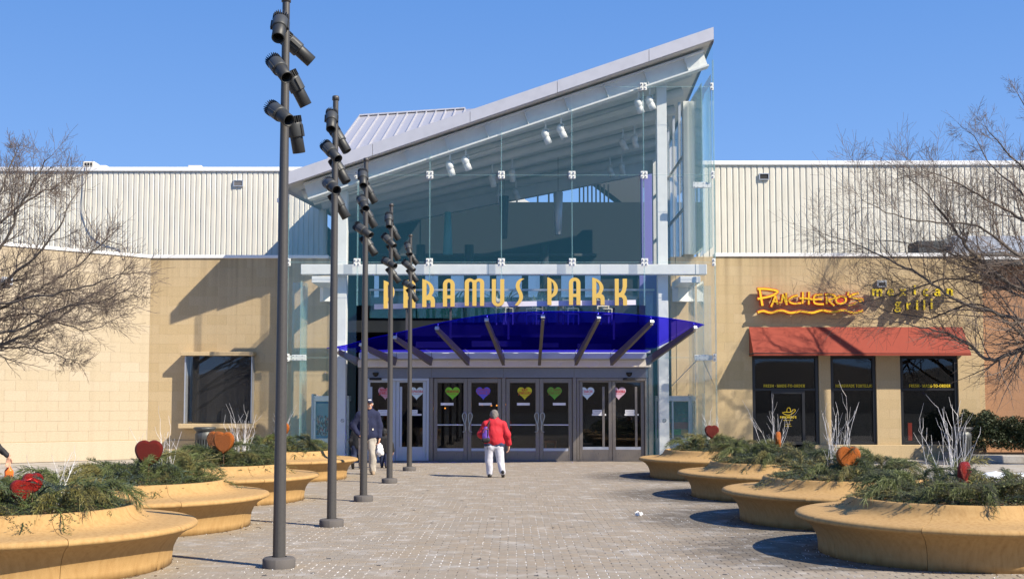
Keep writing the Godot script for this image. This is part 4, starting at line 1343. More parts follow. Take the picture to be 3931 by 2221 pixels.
func build_doors() -> void:
	var v := thing("entrance_vestibule", "row of steel framed glass doors with heart stickers under the blue canopy", "entrance")
	var zf := -32.5
	# portal
	obj("header", MB.new().span(Vector3(-4.5, 2.46, -32.8), Vector3(4.05, 2.765, -32.46), 0.008), M.header_steel, v)
	var sign_text := words("WEST MAIN ENTRANCE", 0.13, 0.01)
	obj("header_lettering", sign_text, M.header_steel, v, Transform3D(Basis(), Vector3(-0.2, 2.62, -32.452)))
	for x in [-2.4, -0.26, 1.84]:
		obj("header_joint", MB.new().span(Vector3(x, 2.462, -32.46), Vector3(x + 0.012, 2.763, -32.456)), M.rib_grey, v)
	for x in [-4.56, -2.45, -0.30, 1.80, 4.05]:
		obj("post", MB.new().span(Vector3(x, 0.0, -32.7), Vector3(x + (0.11 if absf(x) < 4 else 0.14), 2.46 if absf(x) < 4 else 2.95, -32.44), 0.006), M.stainless, v)
	obj("threshold", MB.new().span(Vector3(-4.5, 0.002, -32.75), Vector3(4.1, 0.018, -32.4), 0.004), M.stainless, v)
	# swing doors
	var xs := [[-2.33, -1.325], [-1.32, -0.31], [-0.18, 0.815], [0.82, 1.79]]
	var hearts := [[lin(0.22, 0.62, 0.03), ["SWAROVSKI"], lin(0.5, 0.06, 0.02), "green"], [lin(0.11, 0.12, 0.72), ["CHARMING", "CHARLIE"], lin(0.5, 0.1, 0.2), "violet"], [lin(0.68, 0.68, 0.02), ["KAY", "JEWELERS"], lin(0.6, 0.05, 0.02), "yellow"], [lin(0.13, 0.48, 0.04), ["LITTMAN", "JEWELERS"], lin(0.25, 0.12, 0.02), "grass"]]
	for i in 4:
		var d := leaf(v, "swing_door", xs[i][0], xs[i][1], zf, M.stainless, 0.115, 0.13, 0.30, true)
		var h: Array = hearts[i]
		decal(d, Vector3(0.06 if i % 2 == 0 else -0.04, 1.995, -0.018), h[0], h[1], h[2], h[3])
		obj("notice", MB.new().box(Vector3(-0.1 if i == 0 else 0.1 if i == 3 else 0.02, 1.685, -0.02), Vector3(0.38, 0.075, 0.005)), M.white, d)
		# ribbon-shaped pull at the meeting stile
		var s := 1.0 if i % 2 == 0 else -1.0
		var w: float = (xs[i][1] - xs[i][0]) / 2
		var px := s * (w - 0.055)
		var pts := spline([Vector3(px - s * 0.075, 0.86, 0.05), Vector3(px + s * 0.0, 0.90, 0.075), Vector3(px + s * 0.005, 1.02, 0.08), Vector3(px - s * 0.075, 1.26, 0.08), Vector3(px - s * 0.085, 1.36, 0.08), Vector3(px - s * 0.04, 1.43, 0.08), Vector3(px + s * 0.02, 1.39, 0.08), Vector3(px + s * 0.025, 1.25, 0.08), Vector3(px - s * 0.005, 1.1, 0.08), Vector3(px - s * 0.0, 0.95, 0.075), Vector3(px - s * 0.01, 0.86, 0.05)], 4)
		var rr := []
		for k in pts.size(): rr.append(0.017)
		obj("pull_handle", MB.new().tube(pts, rr, 8), M.bolt, d)
	# sliding doors at both ends
	var lu := node("sliding_unit", v)
	obj("surround", MB.new().span(Vector3(-4.42, 2.37, -32.6), Vector3(-2.46, 2.455, -32.47), 0.006).span(Vector3(-4.42, 0.02, -32.6), Vector3(-4.33, 2.37, -32.47), 0.006).span(Vector3(-2.54, 0.02, -32.6), Vector3(-2.46, 2.37, -32.47), 0.006), M.pale_alu, lu)
	var ru := node("sliding_unit", v)
	obj("surround", MB.new().span(Vector3(1.92, 2.37, -32.6), Vector3(4.04, 2.455, -32.47), 0.006).span(Vector3(1.92, 0.02, -32.6), Vector3(1.99, 2.37, -32.47), 0.006).span(Vector3(3.94, 0.02, -32.6), Vector3(4.04, 2.37, -32.47), 0.006), M.stainless, ru)
	var sl := [["leaf", lu, -4.32, -3.46, M.pale_alu, lin(0.62, 0.36, 0.42), ["MARKS", "JEWELERS"], "pink", 0.12], ["leaf", lu, -3.45, -2.55, M.pale_alu, lin(0.66, 0.80, 0.80), ["SEPHORA"], "mint", 0.16], ["leaf", ru, 2.0, 2.97, M.stainless, lin(0.66, 0.80, 0.80), ["COACH"], "ice", -0.25], ["leaf", ru, 2.98, 3.93, M.stainless, lin(0.60, 0.42, 0.5), ["PANDORA"], "rose", -0.28]]
	for s in sl:
		var d := leaf(v, "sliding_door", s[2], s[3], zf - 0.04, s[4], 0.10, 0.12, 0.34, false)
		obj("inner_stile", MB.new().span(Vector3(-0.34, 0.42, -0.022), Vector3(-0.27, 2.2, -0.004)) if s[1] == lu else MB.new().span(Vector3(0.2, 0.42, -0.022), Vector3(0.27, 2.2, -0.004)), s[4], d)
		decal(d, Vector3(s[8], 1.995, -0.018), s[5], s[6], lin(0.62, 0.03, 0.04), s[7])
		obj("notice", MB.new().box(Vector3(0.05, 1.46, -0.02), Vector3(0.28, 0.11, 0.005)), M.white, d)
		obj("notice_print", words("AUTOMATIC DOOR", 0.018, 0.002), M.rib_grey, d, Transform3D(Basis(), Vector3(0.05, 1.465, -0.014)))
		obj("notice", MB.new().box(Vector3(0.1, 1.37, -0.02), Vector3(0.42, 0.05, 0.005)), M.white, d)
	# black sensor domes on the header
	for x in [-4.05, 3.48]:
		var sd := node("sensor", v, Transform3D(Basis(), Vector3(x, 2.58, -32.45)))
		obj("dome", MB.new().lathe([Vector2(0, -0.09), Vector2(0.06, -0.06), Vector2(0.09, 0.0), Vector2(0.09, 0.04), Vector2(0, 0.045)], 14), M.black, sd)
		obj("bar", MB.new().box(Vector3(0, -0.155, 0.03), Vector3(0.36, 0.06, 0.06), Basis(), 0.01), M.black, sd)
	# inside the vestibule: dark, a few warm bulbs
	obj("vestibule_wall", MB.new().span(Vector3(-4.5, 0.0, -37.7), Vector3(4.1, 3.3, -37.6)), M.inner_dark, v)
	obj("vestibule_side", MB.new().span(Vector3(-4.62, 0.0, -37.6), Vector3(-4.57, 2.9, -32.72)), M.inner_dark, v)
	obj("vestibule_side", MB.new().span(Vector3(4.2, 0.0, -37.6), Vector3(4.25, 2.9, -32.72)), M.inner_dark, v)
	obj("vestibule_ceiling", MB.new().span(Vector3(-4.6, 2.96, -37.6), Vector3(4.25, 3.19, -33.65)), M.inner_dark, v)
	var em := mat("bulb_glow", Color(0, 0, 0), 0.5)
	em.emission_enabled = true
	em.emission = Color(1.0, 0.62, 0.22)
	em.emission_energy_multiplier = 1.6
	var spots := [Vector3(-0.98, 1.66, -36.0), Vector3(-0.68, 1.64, -36.0), Vector3(-0.5, 1.64, -36.0), Vector3(-0.22, 1.67, -36.0), Vector3(-2.2, 1.55, -36.0)]
	for i in spots.size():
		var b := obj("lamp_bulb", MB.new().lathe([Vector2(0, -0.028), Vector2(0.022, -0.016), Vector2(0.028, 0), Vector2(0.022, 0.016), Vector2(0, 0.028)], 10), em, self, Transform3D(Basis(), spots[i]))
		tag(b, "small warm bulb glowing inside, %s" % ["far left behind the violet heart door", "left of the close pair behind the second door", "right of the close pair behind the second door", "round one above the red jacket", "behind the green heart door"][i], "lamp", "bulbs inside the doors")
		var l := OmniLight3D.new()
		l.name = "lamp_bulb_light"
		l.light_color = Color(1.0, 0.7, 0.35)
		l.light_energy = 0.02
		l.light_size = 0.02
		l.omni_range = 20.0
		l.omni_attenuation = 2.0
		l.shadow_enabled = true
		l.position = spots[i]
		add_child(l, true)
	var oc := thing("orange_stool", "orange seat glimpsed inside behind the fourth door", "stool", Vector3(1.25, 0.0, -35.6))
	obj("seat", MB.new().box(Vector3(0, 0.47, 0), Vector3(0.4, 0.08, 0.4), Basis(), 0.02), M.orange_plastic, oc)
	for s in [[-1, -1], [1, -1], [-1, 1], [1, 1]]:
		obj("leg", MB.new().box(Vector3(s[0] * 0.16, 0.215, s[1] * 0.16), Vector3(0.04, 0.43, 0.04)), M.orange_plastic, oc)

# ------------------------------------------------------------------ gold letters
func glyph(c: String) -> PackedVector2Array:
	match c:
		"P": return holed(PackedVector2Array(spline([Vector2(0, 1), Vector2(0.13, 0.94), Vector2(0.26, 0.82), Vector2(0.325, 0.66), Vector2(0.325, 0.5), Vector2(0.27, 0.36), Vector2(0.13, 0.25)], 3)) + pv([0.13, 0, 0, 0]), pv([0.13, 0.86, 0.185, 0.77, 0.21, 0.65, 0.21, 0.54, 0.18, 0.44, 0.13, 0.37]))
		"R": return holed(PackedVector2Array(spline([Vector2(0, 1), Vector2(0.14, 0.95), Vector2(0.28, 0.84), Vector2(0.355, 0.68), Vector2(0.35, 0.54), Vector2(0.29, 0.41)], 3)) + pv([0.355, 0.36, 0.39, 0.28, 0.395, 0.2, 0.395, 0, 0.265, 0, 0.265, 0.2, 0.24, 0.25, 0.13, 0.25, 0.13, 0, 0, 0]), pv([0.13, 0.87, 0.2, 0.79, 0.235, 0.68, 0.235, 0.58, 0.2, 0.47, 0.13, 0.39]))
		"A": return holed(pv([0, 0, 0, 0.8]) + arc(Vector2(0.185, 0.8), 0.185, 0.2, 180, 0, 12) + pv([0.37, 0, 0.24, 0, 0.24, 0.29, 0.13, 0.29, 0.13, 0]), pv([0.13, 0.41, 0.13, 0.8]) + arc(Vector2(0.185, 0.8), 0.055, 0.08, 180, 0, 6) + pv([0.24, 0.41]))
		"M": return pv([0, 0, 0, 0.84]) + arc(Vector2(0.16, 0.84), 0.16, 0.16, 180, 40, 8) + arc(Vector2(0.46, 0.84), 0.16, 0.16, 140, 0, 8) + pv([0.62, 0, 0.49, 0, 0.49, 0.84, 0.46, 0.885, 0.41, 0.885, 0.375, 0.84, 0.375, 0, 0.245, 0, 0.245, 0.84, 0.21, 0.885, 0.16, 0.885, 0.13, 0.84, 0.13, 0])
		"U": return pv([0, 1, 0, 0.2]) + arc(Vector2(0.2, 0.2), 0.2, 0.2, 180, 360, 14) + pv([0.4, 1, 0.27, 1, 0.27, 0.2]) + arc(Vector2(0.2, 0.2), 0.07, 0.09, 0, -180, 8) + pv([0.13, 1])
		"S":
			var mid := spline([Vector2(0.26, 1), Vector2(0.15, 0.9), Vector2(0.105, 0.76), Vector2(0.12, 0.62), Vector2(0.18, 0.48), Vector2(0.215, 0.34), Vector2(0.19, 0.2), Vector2(0.06, 0)], 4)
			var out := PackedVector2Array()
			var n := mid.size()
			for i in n: out.append(mid[i] + Vector2(-0.065 + 0.02 * absf(float(i) / n - 0.5), 0))
			for i in n: out.append(mid[n - 1 - i] + Vector2(0.07 - 0.02 * absf(float(i) / n - 0.5), 0))
			return out
	return pv([0, 0, 0, 1, 0.13, 1, 0.13, 0.47, 0.18, 0.48, 0.235, 0.57, 0.26, 0.7, 0.26, 1, 0.40, 1, 0.40, 0.72, 0.365, 0.54, 0.31, 0.41, 0.37, 0.34, 0.40, 0.24, 0.40, 0, 0.27, 0, 0.27, 0.22, 0.23, 0.3, 0.13, 0.31, 0.13, 0])

func build_name_sign() -> void:
	var s := thing("gold_letter_sign", "large gold art deco letters standing on a pale rail above the canopy", "sign")
	# letters follow the rail, which bows outwards: character, left edge x, foot y, height
	var set_out := [["P", -3.66, 4.400, 0.760], ["A", -3.09, 4.410, 0.760], ["R", -2.55, 4.430, 0.755], ["A", -1.96, 4.440, 0.745], ["M", -1.34, 4.455, 0.740], ["U", -0.57, 4.440, 0.730], ["S", 0.07, 4.465, 0.720], ["P", 1.00, 4.475, 0.745], ["A", 1.61, 4.475, 0.735], ["R", 2.27, 4.475, 0.735], ["K", 2.91, 4.465, 0.715]]
	for i in set_out.size():
		var l: Array = set_out[i]
		var x: float = l[1]
		var z := -30.75 - 0.02 * pow(x - 1.5, 2) * 0.5
		var h: float = l[3]
		var shape := glyph(l[0])
		var face := PackedVector2Array()
		for p in shape: face.append(Vector2(p.x * h * 1.2, p.y * h * 1.06))
		var m := MB.new().prism(face, 0.015)
		var letter := node("letter", s, Transform3D(Basis(), Vector3(x, l[2], z)))
		obj("face", m, M.gold_face, letter)
		obj("side", MB.new().prism(face, 0.13, Transform3D(Basis().scaled(Vector3(0.998, 0.998, 1)), Vector3(0.0005, 0.0005, -0.016))), M.letter_side, letter)
	var rail := MB.new()
	var n := 20
	for i in n:
		var xa := lerpf(-3.95, 3.52, float(i) / n)
		var xb := lerpf(-3.95, 3.52, float(i + 1) / n)
		var ya := lerpf(4.40, 4.50, (xa + 3.95) / 7.5)
		var yb := lerpf(4.40, 4.50, (xb + 3.95) / 7.5)
		rail.beam(Vector3(xa, ya + 0.07, -30.98 - 0.01 * pow(xa - 1.5, 2)), Vector3(xb + 0.004, yb + 0.07, -30.98 - 0.01 * pow(xb - 1.5, 2)), 0.1, 0.14)
	obj("rail", rail, M.rail_white, s)
	for x in [-3.0, -1.75, -0.1, 2.9]:
		obj("support_post", MB.new().span(Vector3(x - 0.03, 3.52, -31.1), Vector3(x + 0.03, 4.42, -31.04)), M.dark_steel, s)

# ------------------------------------------------------------------ restaurant
func build_restaurant() -> void:
	# awning
	var aw := thing("red_awning", "sloping brick red fabric awning over the restaurant windows", "awning")
	var A := Vector3(7.33, 4.06, -33.72)
	var B := Vector3(13.93, 4.06, -33.72)
	var C := Vector3(13.93, 3.22, -33.12)
	var D := Vector3(7.33, 3.22, -33.12)
	var E := Vector3(13.93, 3.22, -33.72)
	var F := Vector3(7.33, 3.22, -33.72)
	var fb := MB.new()
	fb.quad(D, C, B, A)
	fb.tri(F, D, A)
	fb.tri(C, E, B)
	obj("fabric", fb, M.awning, aw)
	obj("valance", MB.new().span(Vector3(7.33, 3.15, -33.122), Vector3(13.93, 3.22, -33.112)).span(Vector3(7.328, 3.15, -33.72), Vector3(7.338, 3.22, -33.122)), M.awning, aw)
	obj("frame", MB.new().tube([F, D, C, E], [0.02, 0.02, 0.02, 0.02], 6), M.dark_steel, aw)
	# windows
	var wins := [[7.43, 9.47, "FRESH · MADE-TO-ORDER", "black restaurant window with a door and yellow emblem, nearest the glass hall"], [9.85, 11.24, "HOMEMADE TORTILLAS", "narrow black restaurant window between two tan piers, lettered HOMEMADE"], [12.0, 13.77, "FRESH · MADE-TO-ORDER", "black restaurant window at the right end, beside the hedge"]]
	for i in 3:
		var w: Array = wins[i]
		var g := thing("restaurant_window", w[3], "window", Vector3((w[0] + w[1]) / 2, 0.0, -33.86), 0.0, "tall black restaurant windows")
		var hw: float = (w[1] - w[0]) / 2
		obj("frame", MB.new().span(Vector3(-hw, 0.44, -0.06), Vector3(-hw + 0.09, 3.2, 0.06), 0.006).span(Vector3(hw - 0.09, 0.44, -0.06), Vector3(hw, 3.2, 0.06), 0.006).span(Vector3(-hw + 0.09, 3.08, -0.06), Vector3(hw - 0.09, 3.2, 0.058), 0.006).span(Vector3(-hw + 0.09, 0.44, -0.06), Vector3(hw - 0.09, 0.53, 0.058), 0.006), M.black_frame, g)
		obj("transom", MB.new().span(Vector3(-hw + 0.09, 2.10, -0.05), Vector3(hw - 0.09, 2.17, 0.05), 0.006), M.black_frame, g)
		obj("upper_pane", MB.new().span(Vector3(-hw + 0.09, 2.17, -0.005), Vector3(hw - 0.09, 3.08, 0.0)), M.door_glass, g)
		obj("lower_pane", MB.new().span(Vector3(-hw + 0.09, 0.53, -0.005), Vector3(hw - 0.09, 2.10, 0.0)), M.door_glass, g)
		var tm := words(w[2], 0.092, 0.004)
		var sc: float = (1.28 if i != 1 else 1.15) / tm.get_aabb().size.x
		obj("yellow_lettering", tm, M.vinyl_yellow, g, Transform3D(Basis().scaled(Vector3(sc, 1, 1)), Vector3(-0.02 if i == 0 else 0.05, 2.245, 0.004)))
		if i == 0:
			var d := node("door", g, Transform3D(Basis(), Vector3(0.08, 0, 0.02)))
			obj("stile", MB.new().span(Vector3(-0.52, 0.5, -0.01), Vector3(-0.43, 2.1, 0.03), 0.005).span(Vector3(0.43, 0.5, -0.01), Vector3(0.52, 2.1, 0.03), 0.005).span(Vector3(-0.43, 2.0, -0.01), Vector3(0.43, 2.1, 0.029), 0.005), M.black_frame, d)
			var hat := MB.new()
			var brim := spline([Vector3(-0.2, 1.42, 0.0), Vector3(-0.1, 1.36, 0.0), Vector3(0.05, 1.36, 0.0), Vector3(0.2, 1.47, 0.0), Vector3(0.17, 1.52, 0.0), Vector3(0.05, 1.44, 0.0), Vector3(-0.1, 1.44, 0.0), Vector3(-0.2, 1.42, 0.0)], 4)
			var crown := spline([Vector3(-0.06, 1.44, 0.0), Vector3(-0.04, 1.55, 0.0), Vector3(0.03, 1.57, 0.0), Vector3(0.07, 1.46, 0.0)], 4)
			for line in [brim, crown]:
				var r := []
				for k in line.size(): r.append(0.009)
				hat.tube(line, r, 5)
			obj("hat_emblem", hat, M.vinyl_yellow, d, Transform3D(Basis(), Vector3(0.02, 0, 0.0)))
			obj("emblem_lettering", words("PANCHERO'S", 0.07, 0.004), M.vinyl_yellow, d, Transform3D(Basis().scaled(Vector3(0.85, 1, 1)), Vector3(0, 1.28, 0.004)))
			obj("emblem_lettering", words("MEXICAN GRILL", 0.03, 0.004, false), M.vinyl_yellow, d, Transform3D(Basis(), Vector3(0, 1.19, 0.004)))
			for k in 2:
				obj("hours_print", words("OPEN DAILY" if k == 0 else "MEXICAN GRILL", 0.022, 0.003, false), M.vinyl_yellow, d, Transform3D(Basis(), Vector3(0, 1.07 - k * 0.06, 0.004)))
		elif i == 2:
			obj("red_post", MB.new().span(Vector3(-0.5, 0.55, -0.5), Vector3(-0.38, 1.1, -0.4)), M.sign_red, g)
	# script sign: every letter is strokes of red with a yellow core
	var sg := thing("script_restaurant_sign", "red and yellow brush letters with a wavy underline above the awning", "sign", Vector3(7.07, 5.69, -33.74))
	var strokes := {
		"p": [[210, 182, 222, 260, 240, 375], [185, 178, 290, 180, 405, 200, 408, 225, 330, 265, 185, 295]],
		"a": [[392, 258, 370, 320, 340, 388], [392, 258, 405, 310, 416, 360], [355, 325, 420, 330]],
		"n": [[432, 338, 462, 330, 480, 240], [480, 240, 500, 300, 522, 365], [522, 365, 520, 290, 516, 225]],
		"c": [[655, 255, 600, 268, 552, 305, 565, 335, 610, 350, 690, 345]],
		"h": [[715, 213, 712, 280, 708, 350], [785, 213, 782, 280, 779, 362], [672, 290, 740, 288, 824, 300]],
		"e": [[948, 248, 900, 248, 848, 262, 850, 345, 955, 358], [842, 305, 890, 298, 936, 300]],
		"r": [[988, 262, 990, 310, 986, 352], [972, 243, 1050, 245, 1092, 268, 1060, 296, 1000, 308], [1005, 308, 1040, 340, 1076, 378]],
		"o": [[1150, 262, 1105, 290, 1100, 330, 1140, 352, 1195, 338, 1215, 305, 1200, 272, 1158, 263]],
		"apostrophe": [[1246, 212, 1238, 255]],
		"s": [[1362, 228, 1300, 245, 1255, 275, 1330, 290, 1415, 303, 1330, 345, 1238, 372]],
		"underline": [[185, 452, 250, 437, 340, 457, 450, 430, 570, 457, 690, 440, 820, 457, 930, 428, 1060, 450, 1180, 425, 1300, 460, 1412, 430]],
	}
	var k := 0.00264
	for c in strokes:
		var letter := node("underline" if c == "underline" else "letter", sg)
		var core := MB.new()
		var rim := MB.new()
		var n := 0
		for st in strokes[c]:
			var line := []
			for i in range(0, st.size(), 2): line.append(Vector2(st[i] * k, -st[i + 1] * k))
			var sm: Array = spline(line, 5) if line.size() > 2 else line
			var pl := PackedVector2Array(sm)
			var off := n * 0.003
			n += 1
			var thin: bool = c == "underline" or c == "p"
			for poly in Geometry2D.offset_polyline(pl, 0.052 if thin else 0.045, Geometry2D.JOIN_ROUND, Geometry2D.END_ROUND):
				if not Geometry2D.is_polygon_clockwise(poly): rim.prism(poly, 0.14, Transform3D(Basis(), Vector3(0, 0, 0.24 + off)))
			for poly in Geometry2D.offset_polyline(pl, 0.031 if thin else 0.026, Geometry2D.JOIN_ROUND, Geometry2D.END_ROUND):
				if not Geometry2D.is_polygon_clockwise(poly): core.prism(poly, 0.012, Transform3D(Basis(), Vector3(0, 0, 0.262 + off)))
		obj("red_edge", rim, M.sign_red, letter)
		obj("yellow_core", core, M.sign_yellow, letter)
	# small yellow letters
	var ms := thing("yellow_letter_sign", "small yellow letters reading mexican grill, right of the script sign", "sign", Vector3(7.07, 5.69, -33.74))
	var lay := [["m", 1580, 262], ["e", 1735, 262], ["x", 1880, 262], ["i", 2018, 250], ["c", 2148, 262], ["a", 2282, 262], ["n", 2425, 258], ["g", 1815, 425], ["r", 1937, 425], ["i", 2040, 425], ["l", 2126, 420], ["l", 2211, 412]]
	for q in lay:
		var tm := words(q[0], 0.285, 0.03)
		var bb := tm.get_aabb()
		var letter := node("letter", ms)
		# stand each letter's foot on its line
		var y0: float = -q[2] * k - bb.position.y - (0.065 if q[0] == "g" else 0.0)
		obj("face", tm, M.letter_yellow, letter, Transform3D(Basis(), Vector3(q[1] * k, y0, 0.26)))
		var bk := words(q[0], 0.285, 0.15)
		obj("side", bk, M.letter_dark, letter, Transform3D(Basis().scaled(Vector3(0.99, 0.99, 1)), Vector3(q[1] * k, y0, 0.168)))

# ------------------------------------------------------------------ poster cases
func poster(seed_: int, kind: int) -> ImageTexture:
	var im := Image.create(96, 160, false, Image.FORMAT_RGB8)
	var r := RandomNumberGenerator.new()
	r.seed = seed_
	im.fill(Color(0.55, 0.66, 0.72) if kind == 0 else Color(0.08, 0.1, 0.1))
	if kind == 0:
		im.fill_rect(Rect2i(0, 0, 96, 8), Color(0.1, 0.35, 0.6))
		im.fill_rect(Rect2i(0, 152, 96, 8), Color(0.1, 0.45, 0.65))
		for i in 260:      # a crowd, as blots of print
			var c := [Color(0.5, 0.3, 0.25), Color(0.15, 0.3, 0.45), Color(0.75, 0.6, 0.5), Color(0.2, 0.15, 0.12), Color(0.7, 0.2, 0.2), Color(0.8, 0.8, 0.78)][r.randi() % 6] as Color
			var x := r.randi_range(2, 88)
			var y := r.randi_range(60, 140)
			im.fill_rect(Rect2i(x, y, r.randi_range(3, 7), r.randi_range(4, 14)), c)
	else:
		im.fill_rect(Rect2i(0, 90, 96, 30), Color(0.55, 0.18, 0.06))
		im.fill_rect(Rect2i(0, 122, 50, 24), Color(0.35, 0.55, 0.06))
		im.fill_rect(Rect2i(50, 122, 46, 24), Color(0.7, 0.5, 0.08))
		for i in 90:
			im.fill_rect(Rect2i(r.randi_range(0, 88), r.randi_range(30, 86), r.randi_range(3, 10), r.randi_range(3, 9)), Color(r.randf() * 0.4, r.randf() * 0.35, r.randf() * 0.3))
	return ImageTexture.create_from_image(im)

func build_kiosks() -> void:
	for side in [-1, 1]:
		var kx := -5.42 if side < 0 else 4.82
		var kk := thing("poster_case", "white framed poster case with a crowd picture, left of the doors" if side < 0 else "glass poster case with dark orange and green posters, right of the doors", "poster case", Vector3(kx, 0.02, -33.05))
		var pm := mat("poster_%d" % side, Color.WHITE, 0.5)
		pm.albedo_texture = poster(77 + side, 0 if side < 0 else 1)
		var fm: Material = M.white_paint if side < 0 else M.pale_alu
		obj("base", MB.new().box(Vector3(0, 0.33, 0), Vector3(1.06, 0.62, 0.42), Basis(), 0.01), fm, kk)
		obj("head", MB.new().box(Vector3(0, 1.83, 0), Vector3(1.06, 0.16, 0.42), Basis(), 0.01), fm, kk)
		for x in [-0.5, 0.0, 0.5]:
			obj("post", MB.new().box(Vector3(x, 1.195, 0.16), Vector3(0.06, 1.11, 0.09), Basis(), 0.006), fm, kk)
			for y in [0.6, 1.2, 1.86]:
				obj("bolt", MB.new().box(Vector3(x, y, 0.213), Vector3(0.03, 0.03, 0.012), Basis(), 0.005), M.bolt, kk)
		for x in [-0.25, 0.25]:
			var q := QuadMesh.new()
			q.size = Vector2(0.43, 1.09)
			obj("poster", q, pm, kk, Transform3D(Basis(), Vector3(x, 1.195, 0.15)))
			obj("pane", MB.new().box(Vector3(x, 1.195, 0.19), Vector3(0.435, 1.1, 0.006)), M.clear_glass, kk)
		obj("back_panel", MB.new().box(Vector3(0, 1.195, 0.0), Vector3(1.04, 1.1, 0.26)), M.inner_grey, kk)
		obj("side_panel", MB.new().box(Vector3(-0.57 if side < 0 else 0.57, 0.98, -0.05), Vector3(0.07, 1.98, 0.5), Basis(), 0.01), M.pale_alu, kk)
	# a no-smoking disc on each column
	for x in [-5.0, 4.5]:
		var d := obj("no_smoking_sign", MB.new().tube([Vector3(-0.05, 0, 0), Vector3(-0.035, 0.035, 0), Vector3(0, 0.05, 0), Vector3(0.035, 0.035, 0), Vector3(0.05, 0, 0), Vector3(0.035, -0.035, 0), Vector3(0, -0.05, 0), Vector3(-0.035, -0.035, 0), Vector3(-0.05, 0, 0)], [0.006, 0.006, 0.006, 0.006, 0.006, 0.006, 0.006, 0.006, 0.006], 5).beam(Vector3(-0.033, 0.033, 0), Vector3(0.033, -0.033, 0), 0.006, 0.01), M.rib_grey, self, Transform3D(Basis(), Vector3(x, 1.2, -32.312)))
		tag(d, "small round no smoking mark on the %s white column" % ("left" if x < 0 else "right"), "sign")

# ------------------------------------------------------------------ light poles
func build_light_poles() -> void:
	var housing := MB.new().lathe([Vector2(0, -0.02), Vector2(0.078, -0.02), Vector2(0.099, -0.015), Vector2(0.102, 0.0), Vector2(0.102, 0.15), Vector2(0.096, 0.17), Vector2(0.0, 0.175)], 24).mesh()
	var fm := MB.new()
	fm.lathe([Vector2(0.0, 0.172), Vector2(0.072, 0.172), Vector2(0.066, 0.25), Vector2(0.0, 0.255)], 18)
	for k in 22:
		var a := TAU * k / 22
		var dir := Vector3(sin(a), 0, cos(a))
		fm.box(dir * 0.088 + Vector3(0, 0.21, 0), Vector3(0.007, 0.085, 0.036), Basis(Vector3.UP, a))
	var fins := fm.mesh()
	var sm := MB.new().lathe([Vector2(0.072, -0.02), Vector2(0.068, -0.225), Vector2(0.076, -0.23), Vector2(0.083, -0.225), Vector2(0.083, -0.02)], 24)
	var snoot := sm.mesh()
	var lens := MB.new().lathe([Vector2(0, -0.10), Vector2(0.071, -0.10)], 18).mesh()
	var proto: Node3D
	var spots := [[-2.41, 11.42, "nearest light pole, cut by the top of the picture"], [-2.49, 15.2, "second light pole from the viewer"], [-2.58, 19.1, "third light pole, beside the man in navy"], [-2.62, 23.5, "fourth light pole, in front of the small child"], [-2.60, 27.8, "farthest light pole, nearest the doors"]]
	var aims := [[0, Vector3(0.05, -0.80, 0.60), Vector3(-0.03, 5.62, 0.17), 1], [1, Vector3(0.72, -0.62, -0.30), Vector3(0.10, 5.50, -0.17), 1], [0, Vector3(0.50, -0.66, 0.55), Vector3(-0.02, 5.18, 0.17), 1], [1, Vector3(0.42, -0.83, -0.30), Vector3(0.10, 5.06, -0.17), 1], [0, Vector3(0.62, -0.52, 0.58), Vector3(-0.01, 4.70, 0.17), 1], [1, Vector3(0.12, -0.93, -0.30), Vector3(0.09, 4.56, -0.17), 1]]
	for i in spots.size():
		var s: Array = spots[i]
		var lb: String = "grey pole with black spotlights, " + s[2]
		var p := thing("light_pole", lb, "light pole", Vector3(s[0], 0.0, -s[1]), 0.0, "row of spotlight poles")
		obj("base_collar", MB.new().lathe([Vector2(0.168, 0.0), Vector2(0.168, 0.085), Vector2(0.155, 0.10), Vector2(0.08, 0.11)], 28), M.pole_base, p)
		obj("shaft", MB.new().lathe([Vector2(0.066, 0.10), Vector2(0.058, 2.0), Vector2(0.047, 4.4), Vector2(0.039, 5.98)], 20), M.pole_paint, p)
		obj("cap", MB.new().lathe([Vector2(0.039, 5.955), Vector2(0.05, 5.96), Vector2(0.05, 6.005), Vector2(0.042, 6.02), Vector2(0.0, 6.02)], 20), M.pole_paint, p)
		for a in aims:
			var v: Vector3 = a[1]
			var off: Vector3 = a[2]
			if i > 0 and a[0] == 1:
				v = Vector3(0.5, -0.75, -0.1)
				off = Vector3(0.05, off.y - 0.08, -0.15)
			if i > 0: v = v.rotated(Vector3.UP, rng.randf_range(-0.35, 0.45)) + Vector3(0, rng.randf_range(-0.12, 0.12), 0)
			v = v.normalized()
			var y := -v
			var x := Vector3.UP.cross(y).normalized()
			var xf := Transform3D(Basis(x, y, x.cross(y)).scaled_local(Vector3.ONE * 0.82), off)
			var lh := node("spotlight_head", p, xf)
			obj("housing", housing, M.lamp_housing, lh)
			obj("cooling_fins", fins, M.lamp_snoot, lh)
			obj("snoot", snoot, M.lamp_snoot, lh)
			obj("lens", lens, M.lens_black, lh)
			var to_pole := xf.affine_inverse() * Vector3(0, off.y + 0.02, 0)
			obj("bracket", MB.new().tube([to_pole, to_pole * 0.5 + Vector3(0, 0.10, 0)], [0.03, 0.03], 8), M.lamp_snoot, lh)
			for e in [-1, 1]: obj("pivot_plate", MB.new().box(Vector3(e * 0.108, 0.06, 0), Vector3(0.02, 0.16, 0.05), Basis(), 0.006), M.lamp_snoot, lh)

